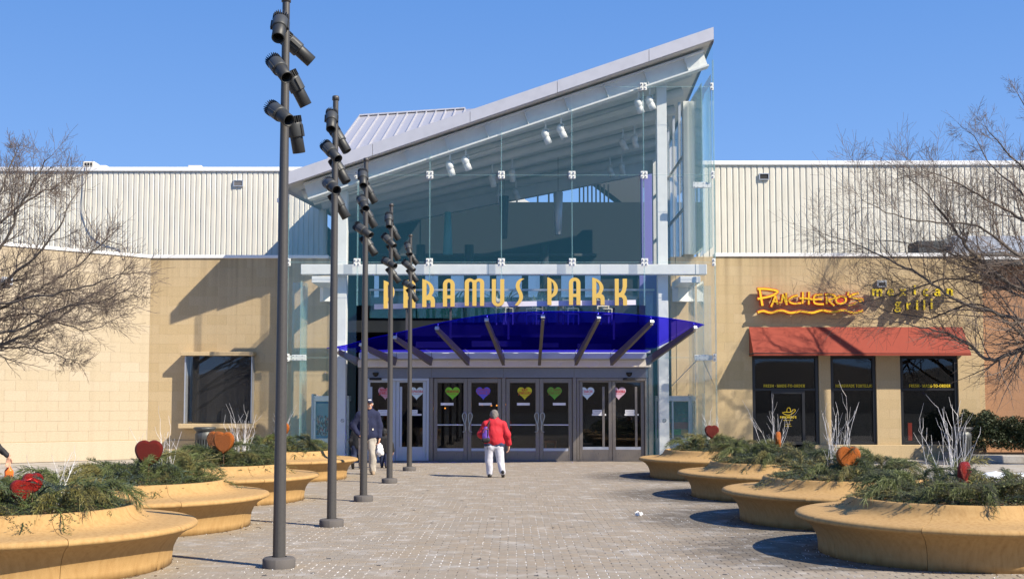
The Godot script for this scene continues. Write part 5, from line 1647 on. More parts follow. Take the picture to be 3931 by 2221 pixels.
# ------------------------------------------------------------------ planters, greenery, hearts, white twigs
func spruce_bough(sd: int, len: float, droop: float, needle: float, spread: float) -> ArrayMesh:
	var r := RandomNumberGenerator.new()
	r.seed = sd
	var st := MB.new()
	var tri_needles := func(a: Vector3, b: Vector3) -> void:      # needles all round a twig
		var d := (b - a)
		var l := d.length()
		d /= l
		var n := int(l / 0.0105)
		for k in n:
			var p := a + d * l * (k + r.randf()) / n
			var ang := r.randf() * TAU
			var u := d.cross(Vector3.UP if absf(d.y) < 0.9 else Vector3.RIGHT).normalized()
			var o := (u * cos(ang) + u.cross(d) * sin(ang))
			o.y = absf(o.y) * 0.8 + o.y * 0.2
			var tip := p + (o * 0.9 + d * 0.75).normalized() * needle * r.randf_range(0.7, 1.2)
			var w := (tip - p).cross(Vector3(r.randf() - 0.5, r.randf(), r.randf() - 0.5)).normalized() * 0.0052
			st.tri(p - w, p + w, tip)
	var main := []
	for i in 7:
		var t := i / 6.0
		main.append(Vector3(len * t, -droop * len * t * t + 0.03 * sin(t * 5.0), 0.04 * sin(t * 4.0 + sd)))
	var rr := []
	for i in 7: rr.append(lerpf(0.009, 0.003, i / 6.0))
	st.tube(main, rr, 4, false)
	for i in 6:
		tri_needles.call(main[i], main[i + 1])
		for s in [-1, 1]:
			for q in 2:
				var t := (i + r.randf()) / 6.0
				var base: Vector3 = main[i].lerp(main[i + 1], r.randf())
				var bl := len * (0.42 * (1.0 - t) + 0.12) * r.randf_range(0.7, 1.1) * spread
				var dir := Vector3(0.75, r.randf_range(-0.25, 0.3) - droop * t, s * r.randf_range(0.55, 1.0)).normalized()
				var mid := base + dir * bl * 0.5
				var end := base + dir * bl + Vector3(0, -droop * bl * 0.4, 0)
				tri_needles.call(base, mid)
				tri_needles.call(mid, end)
	return st.mesh()

func pine_bough(sd: int, len: float) -> ArrayMesh:      # long soft needles hanging in plumes
	var r := RandomNumberGenerator.new()
	r.seed = sd
	var st := MB.new()
	var main := []
	var rr := []
	for i in 8:
		var t := i / 7.0
		main.append(Vector3(len * t * 0.8, len * 0.35 * sin(t * 2.6) - len * 0.5 * t * t, 0.05 * sin(t * 3 + sd)))
		rr.append(lerpf(0.008, 0.003, t))
	st.tube(main, rr, 4, false)
	for i in 7:
		for k in 46:
			var p: Vector3 = main[i].lerp(main[i + 1], r.randf())
			var d: Vector3 = (main[i + 1] - main[i]).normalized()
			var o := Vector3(r.randf() - 0.5, r.randf() - 0.5, r.randf() - 0.5).normalized()
			var t1 := p + (d * 0.8 + o * 0.75).normalized() * 0.06
			var t2 := t1 + (d * 0.5 + o * 0.4 + Vector3(0, -0.75, 0)).normalized() * r.randf_range(0.05, 0.09)
			var w := (t1 - p).cross(Vector3(r.randf() - 0.5, r.randf() - 0.5, r.randf())).normalized() * 0.0026
			st.quad(p - w, p + w, t1 + w, t1 - w)
			st.tri(t1 - w, t1 + w, t2)
	return st.mesh()

func twig_bundle(sd: int, height: float, n: int, lean: float) -> ArrayMesh:
	var r := RandomNumberGenerator.new()
	r.seed = sd
	var m := MB.new()
	for k in n:
		var a := r.randf() * TAU
		var base := Vector3(cos(a), 0, sin(a)) * r.randf_range(0.0, 0.12)
		var dir := Vector3(cos(a) * r.randf() * lean, 1.0, sin(a) * r.randf() * lean).normalized()
		var h := height * r.randf_range(0.5, 1.0)
		var pts := [base]
		var rad := [0.0042]
		var p := base
		var segs := 6
		for i in segs:
			dir = (dir + Vector3(r.randf_range(-0.16, 0.16), 0.02, r.randf_range(-0.16, 0.16))).normalized()
			p += dir * h / segs
			pts.append(p)
			rad.append(lerpf(0.0042, 0.0018, (i + 1.0) / segs))
			if i > 0 and r.randf() < 0.75:
				var d2 := (dir + Vector3(r.randf_range(-0.8, 0.8), 0.1, r.randf_range(-0.8, 0.8))).normalized()
				var q := p + d2 * h * r.randf_range(0.06, 0.14)
				var q2 := q + (d2 + Vector3(r.randf_range(-0.3, 0.3), 0.5, r.randf_range(-0.3, 0.3))).normalized() * h * 0.11
				m.tube([p, q, q2], [0.0024, 0.002, 0.0015], 3, false)
		m.tube(pts, rad, 4, false)
	return m.mesh()

func heart_mesh(w: float, h: float, d: float) -> ArrayMesh:
	var base := heart_shape(w, h, 44)
	for i in base.size():      # cut from foam: fuller than a card heart
		var q := base[i]
		base[i] = q.lerp(q.normalized() * Vector2(w * 0.5, h * 0.5).length() * 0.74, 0.55)
	var m := MB.new()
	var lay := [[0.80, 0.0], [0.93, 0.10], [1.0, 0.3], [1.0, 0.7], [0.93, 0.90], [0.80, 1.0]]
	m.smooth(3)
	var n := base.size()
	for j in lay.size() - 1:
		for i in n:
			var P := func(k: int, l: Array) -> Vector3:
				var q: Vector2 = base[k % n]
				return Vector3(q.x * l[0], (q.y + h * 0.05) * l[0] - h * 0.05, -d * (l[1] - 0.5))
			m.quad(P.call(i, lay[j + 1]), P.call(i + 1, lay[j + 1]), P.call(i + 1, lay[j]), P.call(i, lay[j]))
	m.smooth(-1)
	var face := PackedVector2Array()
	for q in base: face.append(Vector2(q.x * 0.80, (q.y + h * 0.05) * 0.80 - h * 0.05))
	m.flat(face, Transform3D(Basis(), Vector3(0, 0, d * 0.5)))
	m.flat(face, Transform3D(Basis(), Vector3(0, 0, -d * 0.5)), true)
	return m.mesh()

func build_planters() -> void:
	# one cast segment: bench outside, bowl inside
	var prof := [Vector2(1.49, 0.0), Vector2(1.492, 0.08), Vector2(1.505, 0.17), Vector2(1.54, 0.25), Vector2(1.60, 0.32), Vector2(1.68, 0.37), Vector2(1.728, 0.388), Vector2(1.748, 0.402), Vector2(1.75, 0.422), Vector2(1.735, 0.444), Vector2(1.70, 0.456), Vector2(1.60, 0.462), Vector2(1.45, 0.466), Vector2(1.34, 0.478), Vector2(1.26, 0.502), Vector2(1.20, 0.54), Vector2(1.165, 0.585), Vector2(1.145, 0.625), Vector2(1.125, 0.637), Vector2(1.09, 0.635), Vector2(1.075, 0.60), Vector2(1.07, 0.3), Vector2(1.20, 0.0)]
	var seg := MB.new()
	var half := PI / 8 - 0.0016
	seg.lathe(prof + [prof[0]], 14, -half, half)
	var pp := PackedVector2Array()
	for p in prof: pp.append(p)
	seg.flat(pp, Transform3D(Basis(Vector3(sin(half), 0, cos(half)), Vector3.UP, Vector3(sin(half), 0, cos(half)).cross(Vector3.UP)), Vector3.ZERO), true)
	seg.flat(pp, Transform3D(Basis(Vector3(sin(-half), 0, cos(half)), Vector3.UP, Vector3(sin(-half), 0, cos(half)).cross(Vector3.UP)), Vector3.ZERO))
	var segment := seg.mesh()
	var core := MB.new().lathe([Vector2(1.19, 0.01), Vector2(1.10, 0.30), Vector2(1.12, 0.5), Vector2(1.09, 0.5), Vector2(1.0, 0.53), Vector2(0.0, 0.57)], 40).mesh()
	var boughs := []
	for i in 4: boughs.append(spruce_bough(20 + i, 0.52 + 0.05 * i, 0.35 + 0.1 * i, 0.024, 1.0))
	for i in 2: boughs.append(spruce_bough(40 + i, 0.46, 0.15, 0.040, 0.7))
	for i in 2: boughs.append(pine_bough(60 + i, 0.55))
	var mats := [M.needle_a, M.needle_b, M.needle_c, M.needle_d]
	var spots := [
		[-5.07, -11.4, "nearest planter on the left, cut by the left edge"], [-5.14, -15.2, "second planter on the left, under the large dark heart"], [-5.18, -19.4, "third planter on the left, under the two orange hearts"], [-5.27, -25.0, "farthest planter on the left, by the poster case"],
		[5.0, -12.45, "nearest planter on the right, with the red heart"], [4.82, -15.95, "second planter on the right, with the orange glitter heart"], [4.8, -20.15, "third planter on the right, with the edge-on heart"], [4.69, -25.4, "farthest planter on the right, beside the doors"]]
	for i in spots.size():
		var s: Array = spots[i]
		var at := Vector3(s[0], 0, s[1])
		var p := thing("planter_bench", "round ochre bench planter, " + s[2], "planter", at, [0.25, 0.22, 0.3, 0.2, 0.62, 0.6, 0.58, 0.55][i] + (0.0 if i < 4 else 0.0), "round concrete planter benches")
		for k in 8:
			obj("bench_segment", segment, M.planter_concrete, p, Transform3D(Basis(Vector3.UP, TAU * k / 8), Vector3.ZERO))
		obj("soil", core, M.soil, p)
		var e := thing("evergreen_boughs", "cut spruce boughs in the " + s[2], "greenery", at + Vector3(0, 0.56, 0), 0.0, "evergreen fillings of the planters")
		var nb := 150
		for k in nb:
			var a := rng.randf() * TAU
			var ring := k < 60
			var rad := rng.randf_range(0.55, 0.80) if ring else sqrt(rng.randf()) * 0.72
			var pitch := rng.randf_range(-0.02, 0.30) if ring else rng.randf_range(0.0, 0.8)
			if ring: a = TAU * k / 60.0 + rng.randf_range(-0.1, 0.1)
			var h := rng.randf_range(0.03, 0.09) if ring else rng.randf_range(0.0, 0.12) + (0.72 - rad) * 0.12
			var which := rng.randi_range(0, 5) if rng.randf() < 0.82 else rng.randi_range(6, 7)
			if which > 5: pitch += 0.4
			var yaw := -a + rng.randf_range(-0.35, 0.35) if ring else rng.randf() * TAU
			var bs := Basis(Vector3.UP, yaw) * Basis(Vector3.BACK, pitch) * Basis(Vector3.RIGHT, rng.randf_range(-0.5, 0.5))
			bs = bs.scaled(Vector3.ONE * rng.randf_range(0.8, 1.15))
			var mi: int = [0, 0, 1, 1, 1, 2, 3][rng.randi_range(0, 6)]
			if which > 5: mi = [1, 1, 3][rng.randi_range(0, 2)]
			obj("pine_bough" if which > 5 else "spruce_bough", boughs[which], mats[mi], e, Transform3D(bs, Vector3(cos(a) * rad, h, sin(a) * rad)))
	# hearts on sticks: x, y, z of the centre, turn, width, material, label
	var hearts := [
		[-4.84, 0.83, -10.85, 1.0, 0.24, "heart_red", "red glitter heart with a bow, front one of the two in the nearest left planter"],
		[-4.82, 0.89, -11.05, 0.9, 0.22, "heart_red", "red glitter heart, rear one of the two in the nearest left planter"],
		[-4.93, 1.02, -14.9, 0.12, 0.38, "heart_dark", "large dark red heart seen from its flat face in the second left planter"],
		[-5.22, 1.03, -19.3, -0.5, 0.38, "heart_orange", "orange glitter heart, left one of the two in the third left planter"],
		[-4.98, 1.02, -18.95, -0.25, 0.40, "heart_orange", "orange glitter heart, right one of the two in the third left planter"],
		[-5.22, 1.10, -24.9, -0.3, 0.36, "heart_orange", "orange glitter heart half behind the nearest pole, in the farthest left planter"],
		[4.94, 0.90, -12.0, 0.95, 0.34, "heart_red", "red heart turned aside in the nearest right planter, in front of white twigs"],
		[4.75, 0.92, -15.5, 0.12, 0.36, "heart_orange", "orange glitter heart facing the viewer in the second right planter"],
		[4.83, 1.03, -19.9, 1.25, 0.34, "heart_orange", "narrow red orange heart seen almost edge-on in the third right planter"],
		[4.63, 1.04, -25.4, 0.05, 0.34, "heart_dark", "dark red heart in the farthest right planter, nearest the doors"]]
	for q in hearts:
		var hd := thing("heart_ornament", q[6], "heart ornament", Vector3(q[0], q[1], q[2]), q[3], "heart ornaments in the planters")
		obj("heart", heart_mesh(q[4], q[4] * 0.92, 0.085), M[q[5]], hd)
		obj("stick", MB.new().tube([Vector3(0, -q[4] * 0.4, 0), Vector3(0, -q[4] * 0.4 - 0.35, 0)], [0.008, 0.008], 6), M.stem_brown, hd)
		if q[6].find("bow") > 0:
			obj("bow", MB.new().tube([Vector3(0.02, 0.1, 0.05), Vector3(0.06, 0.115, 0.06), Vector3(0.10, 0.10, 0.06), Vector3(0.13, 0.08, 0.06)], [0.004, 0.008, 0.004, 0.006], 5), M.ribbon_red, hd)
	# white birch twigs
	var tw := [[-4.78, 0.55, -11.6, 0.75, 10, 0.5, "nearest left planter"], [-4.95, 0.55, -15.5, 0.95, 14, 0.28, "second left planter"], [-4.88, 0.55, -19.7, 1.05, 20, 0.30, "third left planter"], [-5.3, 0.55, -25.3, 1.05, 14, 0.2, "farthest left planter"], [5.06, 0.55, -12.6, 1.12, 15, 0.30, "nearest right planter"], [4.78, 0.55, -16.15, 1.30, 15, 0.28, "second right planter"], [4.88, 0.55, -20.4, 1.15, 10, 0.45, "third right planter"], [4.63, 0.55, -25.6, 0.95, 12, 0.16, "farthest right planter"]]
	for i in tw.size():
		var q: Array = tw[i]
		var o := obj("white_twig_bundle", twig_bundle(300 + i, q[3], q[4], q[5]), M.white_twig, self, Transform3D(Basis(), Vector3(q[0], q[1], q[2])))
		tag(o, "bundle of white painted birch twigs standing in the " + q[6], "twigs", "white twig bundles in the planters")

# ------------------------------------------------------------------ bare trees
var seg_count := 0

func grow(m: MB, r: RandomNumberGenerator, p: Vector3, dir: Vector3, len: float, rad: float, depth: int, lift: float, twigs: MB) -> void:
	var n := 4 if depth > 1 else 3
	var pts := [p]
	var rr := [rad]
	var d := dir
	var last := depth <= 0
	var kids := []
	for i in n:
		d = (d + Vector3(r.randf_range(-0.2, 0.2), r.randf_range(-0.14, 0.14) + lift * 0.10, r.randf_range(-0.2, 0.2))).normalized()
		p += d * len / n
		pts.append(p)
		rr.append(maxf(lerpf(rad, rad * 0.62, (i + 1.0) / n), 0.0031))
		if not last and (i > 0 or depth < 4) and r.randf() < 0.85:
			kids.append([p, d, rr[-1]])
	seg_count += n
	var dest := m if rad > 0.03 else twigs
	dest.tube(pts, rr, 8 if rad > 0.06 else 5 if rad > 0.02 else 3, false)
	if last: return
	# the leader goes on, and side branches leave alternately
	grow(m, r, p, d, len * r.randf_range(0.72, 0.88), rr[-1], depth - 1, lift, twigs)
	for k in kids.size():
		var kd: Array = kids[k]
		for s in (2 if depth <= 2 and r.randf() < 0.45 else 1):
			var axis := Vector3(r.randf_range(-1, 1), r.randf_range(-1, 1), r.randf_range(-1, 1)).normalized()
			var side: Vector3 = (kd[1] as Vector3).cross(axis).normalized()
			var nd: Vector3 = ((kd[1] as Vector3) * r.randf_range(0.6, 1.0) + side * r.randf_range(0.5, 0.95)).normalized()
			grow(m, r, kd[0], nd, len * r.randf_range(0.5, 0.8), (kd[2] as float) * r.randf_range(0.45, 0.68), depth - 1 - (1 if r.randf() < 0.25 else 0), lift, twigs)

func bare_tree(label: String, at: Vector3, height: float, rad: float, limbs: Array, sd: int) -> Node3D:
	var t := thing("bare_tree", label, "tree", at)
	var r := RandomNumberGenerator.new()
	r.seed = sd
	var tr := MB.new()
	var pts := []
	var rr := []
	for i in 13:
		var k := i / 12.0
		pts.append(Vector3(0.12 * sin(k * 4 + sd), height * k, 0.1 * cos(k * 3 + sd) - 0.1))
		rr.append(lerpf(rad, rad * 0.3, k) + (0.07 if i == 0 else 0.0))
	tr.tube(pts, rr, 14)
	obj("trunk", tr, M.bark, t)
	var tw := MB.new()
	for l in limbs:      # [points from the trunk side outwards, radius]
		var way: Array = l[0]
		var y: float = clampf((way[0] as Vector3).y - 0.7, 0.6, height - 0.1)
		var foot: Vector3 = pts[int(y / height * 12.0)]
		var line := spline([foot] + way, 5)
		var n := line.size()
		var radii := []
		for i in n:
			line[i] += Vector3(r.randf_range(-0.03, 0.03), r.randf_range(-0.03, 0.03), r.randf_range(-0.03, 0.03))
			radii.append(lerpf(l[1], 0.008, pow(float(i) / (n - 1), 0.8)))
		var m := MB.new()
		m.tube(line, radii, 8, false)
		var size: float = (way[0] as Vector3).distance_to(way[-1])
		for i in range(4, n):
			var d: Vector3 = ((line[i] as Vector3) - (line[i - 1] as Vector3)).normalized()
			for s in (2 if r.randf() < 0.22 else 1):
				if r.randf() < 0.12: continue
				var side := d.cross(Vector3(r.randf_range(-0.5, 0.5), r.randf_range(-0.5, 0.5), 1.0 if r.randf() < 0.7 else -1.0)).normalized() * (1.0 if r.randf() < 0.5 else -1.0)
				side = (side + Vector3(0, 0.35, r.randf_range(-0.7, 0.7))).normalized()
				var nd := (d * r.randf_range(0.6, 1.1) + side * r.randf_range(0.5, 0.95)).normalized()
				var out := 1.0 - float(i) / n
				grow(m, r, line[i], nd, size * r.randf_range(0.10, 0.17) * (0.75 + 0.5 * out), radii[i] * r.randf_range(0.35, 0.55), 2 if r.randf() < 0.72 else 3, 0.5, tw)
		grow(m, r, line[n - 1], ((line[n - 1] as Vector3) - (line[n - 2] as Vector3)).normalized(), size * 0.12, 0.008, 2, 0.4, tw)
		obj("limb", m, M.bark, t)
	tag(obj("twig_crown", tw, M.twig, t), "", "", "", "stuff")
	return t

func build_trees() -> void:
	var left := [
		[[V(1.74, 2.58, 0.08), V(2.31, 2.89, -0.07), V(2.96, 3.16, -0.07), V(3.56, 3.55, -0.20), V(4.11, 3.95, -0.26), V(4.68, 4.27, -0.15)], 0.060],
		[[V(1.74, 3.68, 0.15), V(2.41, 4.22, 0.04), V(3.19, 4.72, 0.35), V(3.72, 5.34, 0.50), V(3.95, 5.86, 0.41)], 0.055],
		[[V(1.68, 3.28, 0.01), V(2.69, 3.95, -0.28), V(3.32, 4.30, -0.34), V(3.88, 4.81, -0.57), V(4.24, 5.19, -0.60)], 0.050],
		[[V(1.63, 4.11, -0.04), V(2.27, 4.93, -0.04), V(2.74, 5.70, 0.13), V(3.05, 6.37, 0.14), V(3.31, 6.72, 0.23)], 0.050],
		[[V(1.68, 5.25, 0.13), V(2.06, 6.20, -0.40), V(2.16, 6.80, -0.68), V(2.14, 7.15, -0.92)], 0.045],
		[[V(1.76, 2.91, 0.14), V(2.89, 3.26, 0.14), V(3.84, 3.64, 0.50), V(4.63, 3.72, 0.67), V(5.23, 3.95, 0.87)], 0.045],
		[[V(1.66, 2.71, -0.06), V(2.43, 2.89, -0.55), V(2.99, 2.79, -0.81), V(3.37, 2.62, -1.35)], 0.035],
		[[V(1.65, 4.60, 0.02), V(2.05, 5.52, -0.48), V(2.47, 6.09, -0.81), V(3.02, 6.37, -0.93), V(3.12, 6.80, -1.29)], 0.045],
		[[V(1.72, 3.44, 0.08), V(2.58, 3.76, 0.21), V(3.69, 3.87, 0.72), V(4.59, 4.04, 1.01), V(5.34, 4.18, 1.46)], 0.040],
		[[V(1.68, 3.12, -0.00), V(2.58, 3.55, -0.18), V(3.16, 3.48, -0.38), V(3.89, 3.25, -0.66), V(4.40, 3.52, -0.87)], 0.040]]
	bare_tree("bare winter tree whose branches reach in from the left edge", Vector3(-12.9, 0, -22.5), 8.0, 0.2, left, 5)
	var right := [
		[[V(-1.86, 3.33, -0.12), V(-2.73, 3.12, -0.12), V(-3.42, 2.88, -0.27), V(-3.99, 3.34, -0.32), V(-4.53, 3.61, -0.43), V(-5.41, 3.83, -0.40), V(-6.41, 4.02, -0.32)], 0.085],
		[[V(-1.73, 4.32, -0.11), V(-2.88, 4.90, -0.05), V(-3.71, 5.49, 0.07), V(-4.32, 6.11, 0.26), V(-4.80, 6.75, 0.31), V(-5.41, 7.35, 0.55), V(-6.00, 7.96, 0.46)], 0.085],
		[[V(-2.89, 4.90, -0.02), V(-3.63, 5.39, -0.15), V(-4.53, 5.85, -0.29), V(-5.45, 6.13, -0.74), V(-6.58, 6.32, -0.99)], 0.050],
		[[V(-1.87, 3.66, 0.12), V(-3.13, 4.11, -0.14), V(-4.22, 4.41, -0.07), V(-5.19, 5.07, -0.04), V(-6.12, 5.61, -0.12), V(-7.02, 6.07, -0.31), V(-7.70, 6.30, -0.39)], 0.075],
		[[V(-1.80, 6.02, 0.14), V(-2.80, 6.71, 0.25), V(-3.84, 7.11, 0.70), V(-4.70, 7.57, 0.77), V(-5.69, 7.80, 1.17)], 0.070],
		[[V(-1.64, 7.26, -0.11), V(-2.25, 8.08, -0.38), V(-2.85, 8.83, -0.47), V(-3.16, 9.48, -0.85)], 0.060],
		[[V(-1.69, 8.32, 0.06), V(-2.34, 9.23, 0.34), V(-2.75, 10.03, 0.39)], 0.050],
		[[V(-2.01, 2.86, 0.14), V(-3.57, 4.40, -0.33), V(-4.81, 4.06, -0.81), V(-6.07, 4.37, -1.29), V(-7.10, 4.82, -1.58)], 0.050],
		[[V(-1.83, 5.16, 0.14), V(-2.82, 5.69, 0.23), V(-4.08, 6.36, 0.73), V(-5.19, 6.44, 0.87), V(-6.46, 6.59, 1.23), V(-7.49, 6.91, 1.72)], 0.060],
		[[V(-1.90, 4.21, 0.01), V(-3.27, 4.88, -0.26), V(-4.34, 5.13, -0.55), V(-5.57, 4.77, -0.78), V(-6.72, 4.52, -1.03), V(-7.64, 4.37, -1.30)], 0.050],
		[[V(-1.65, 6.61, -0.13), V(-2.22, 7.60, -0.70), V(-2.68, 8.41, -1.38), V(-3.00, 9.65, -2.17)], 0.060]]
	bare_tree("large bare tree spreading over the restaurant front from the right edge", Vector3(16.4, 0, -29.4), 11.0, 0.25, right, 9)

func build_hedge() -> void:
	var h := thing("clipped_hedge", "dark green clipped evergreen hedge below the terracotta wall", "hedge", Vector3(15.4, 0.0, -32.6))
	obj("bed", MB.new().span(Vector3(-2.2, 0.0, -1.0), Vector3(4.0, 0.22, 1.3), 0.02), M.concrete, h)
	var m := MB.new()
	var tips := MB.new()
	for k in 30:
		var c := Vector3(rng.randf_range(-1.9, 3.4), 0.3, rng.randf_range(-0.5, 0.7))
		m.tube([c, c + Vector3(rng.randf_range(-0.2, 0.2), 0.5, rng.randf_range(-0.2, 0.2))], [0.015, 0.01], 4, false)
	for k in 34000:
		var c := Vector3(rng.randf_range(-2.0, 3.6), 0.0, rng.randf_range(-0.7, 0.9))
		var top := 1.28 + 0.14 * sin(c.x * 3.1) + 0.08 * sin(c.x * 9.0 + c.z * 5.0) + 0.05 * cos(c.z * 11.0)
		c.y = lerpf(0.32, top, pow(rng.randf(), 0.55))
		c.x += 0.07 * sin(c.y * 9.0 + c.z * 4.0)
		c.z += 0.09 * sin(c.x * 6.0 + c.y * 5.0)
		var n := Vector3(rng.randf() - 0.5, rng.randf() - 0.1, rng.randf() - 0.5).normalized()
		var u := n.cross(Vector3(rng.randf() - 0.5, 0.3, rng.randf() - 0.5)).normalized() * rng.randf_range(0.03, 0.055)
		var v := n.cross(u).normalized() * 0.022
		var w := tips if rng.randf() < 0.2 and c.y > 0.9 else m
		w.tri(c - u - v, c - u + v, c + u * 1.2)
	tag(obj("foliage", m, M.hedge_leaf, h), "", "", "", "stuff")
	tag(obj("leaf_tips", tips, M.hedge_leaf_tip, h), "", "", "", "stuff")

func build_bins() -> void:
	var b := thing("litter_bin", "dark slatted metal litter bin with a domed rim below the display window", "litter bin", Vector3(-8.55, 0.0, -30.5))
	obj("rim", MB.new().lathe([Vector2(0.22, 0.92), Vector2(0.30, 0.99), Vector2(0.31, 1.03), Vector2(0.27, 1.05), Vector2(0.2, 1.03), Vector2(0.16, 0.98)], 24), M.bin_metal, b)
	obj("collar", MB.new().lathe([Vector2(0.25, 0.70), Vector2(0.265, 0.72), Vector2(0.265, 0.86), Vector2(0.22, 0.92)], 24), M.bin_metal, b)
	obj("liner", MB.new().lathe([Vector2(0.0, 0.05), Vector2(0.2, 0.05), Vector2(0.21, 0.9)], 20), M.black, b)
	for k in 22:
		var a := TAU * k / 22
		obj("slat", MB.new().box(Vector3(sin(a) * 0.25, 0.38, cos(a) * 0.25), Vector3(0.035, 0.68, 0.01), Basis(Vector3.UP, a)), M.bin_metal, b)
	obj("foot_ring", MB.new().lathe([Vector2(0.2, 0.0), Vector2(0.27, 0.0), Vector2(0.27, 0.05), Vector2(0.2, 0.06)], 24), M.bin_metal, b)
	copy_of(b, "litter_bin", "dark slatted metal litter bin beside the hedge on the right", Vector3(12.55, 0.0, -30.6))

# ------------------------------------------------------------------ people. Local axes: +z is the way they face, x to their left
func V(x: float, y: float, z: float) -> Vector3:
	return Vector3(x, y, z)

# a hand hanging along -y from the wrist at the origin, palm towards +x for side 1; fingers slightly curled
func hand_caps(at: Vector3, side: float, curl: float, s := 1.0, bs := Basis()) -> Array:
	var out := []
	var put := func(a: Vector3, b: Vector3, ra: float, rb: float) -> void:
		out.append([at + bs * (a * s), at + bs * (b * s), ra * s, rb * s])
	put.call(V(0, 0.02, 0), V(0, -0.03, 0), 0.026, 0.024)
	for k in 4:
		var z := 0.030 - k * 0.020
		put.call(V(0, -0.02, z * 0.6), V(-side * 0.004, -0.088, z), 0.016, 0.012)
		var l: float = [0.072, 0.080, 0.074, 0.058][k]
		var j1 := V(side * -0.012 * curl, -0.088 - l * 0.45, z)
		var j2 := j1 + V(side * -0.022 * curl, -l * 0.32, 0)
		var j3 := j2 + V(side * -0.026 * curl, -l * 0.18, 0)
		put.call(V(-side * 0.004, -0.088, z), j1, 0.0105, 0.0095)
		put.call(j1, j2, 0.0095, 0.009)
		put.call(j2, j3, 0.009, 0.008)
	put.call(V(0, -0.025, 0.022), V(-side * 0.015, -0.055, 0.048), 0.015, 0.012)
	put.call(V(-side * 0.015, -0.055, 0.048), V(-side * 0.026, -0.095, 0.055), 0.0115, 0.009)
	return out

# a head whose chin-to-crown middle is at c; turned by yaw
func head_caps(c: Vector3, s: float, bs := Basis()) -> Array:
	var out := []
	var put := func(a: Vector3, b: Vector3, ra: float, rb: float) -> void:
		out.append([c + bs * (a * s), c + bs * (b * s), ra * s, rb * s])
	put.call(V(0, 0.035, -0.022), V(0, 0.035, 0.018), 0.079, 0.074)     # skull
	put.call(V(0, 0.0, 0.02), V(0, -0.055, 0.032), 0.064, 0.046)        # face
	put.call(V(-0.026, -0.07, 0.03), V(0.026, -0.07, 0.03), 0.034, 0.034)   # jaw
	put.call(V(0, -0.09, 0.055), V(0, -0.088, 0.058), 0.02, 0.02)       # chin
	put.call(V(0, 0.02, 0.088), V(0, -0.018, 0.106), 0.010, 0.015)      # nose
	put.call(V(-0.03, 0.038, 0.078), V(0.03, 0.038, 0.078), 0.012, 0.012)   # brow
	put.call(V(-0.018, -0.05, 0.083), V(0.018, -0.05, 0.083), 0.010, 0.010)   # mouth
	for e in [-1, 1]:
		put.call(V(e * 0.078, 0.015, -0.005), V(e * 0.084, -0.02, -0.002), 0.016, 0.011)
	put.call(V(0, -0.05, -0.02), V(0, -0.16, -0.035), 0.052, 0.058)     # neck
	return out

func shoe(at: Vector3, turn: float, pitch: float, s: float) -> Array:
	var bs := Basis(Vector3.UP, turn) * Basis(Vector3.RIGHT, pitch)
	var out := []
	for q in [[V(0, 0.045, -0.055), V(0, 0.05, 0.03), 0.046, 0.046], [V(0, 0.04, 0.03), V(0.0, 0.034, 0.15), 0.046, 0.036], [V(0, 0.08, -0.03), V(0, 0.12, -0.03), 0.044, 0.042], [V(0, 0.022, -0.06), V(0, 0.022, 0.16), 0.036, 0.034]]:
		out.append([at + bs * (q[0] * s), at + bs * (q[1] * s), q[2] * s, q[3] * s])
	return out

func build_people() -> void:
	woman()
	man()
	children()
	passer_by()

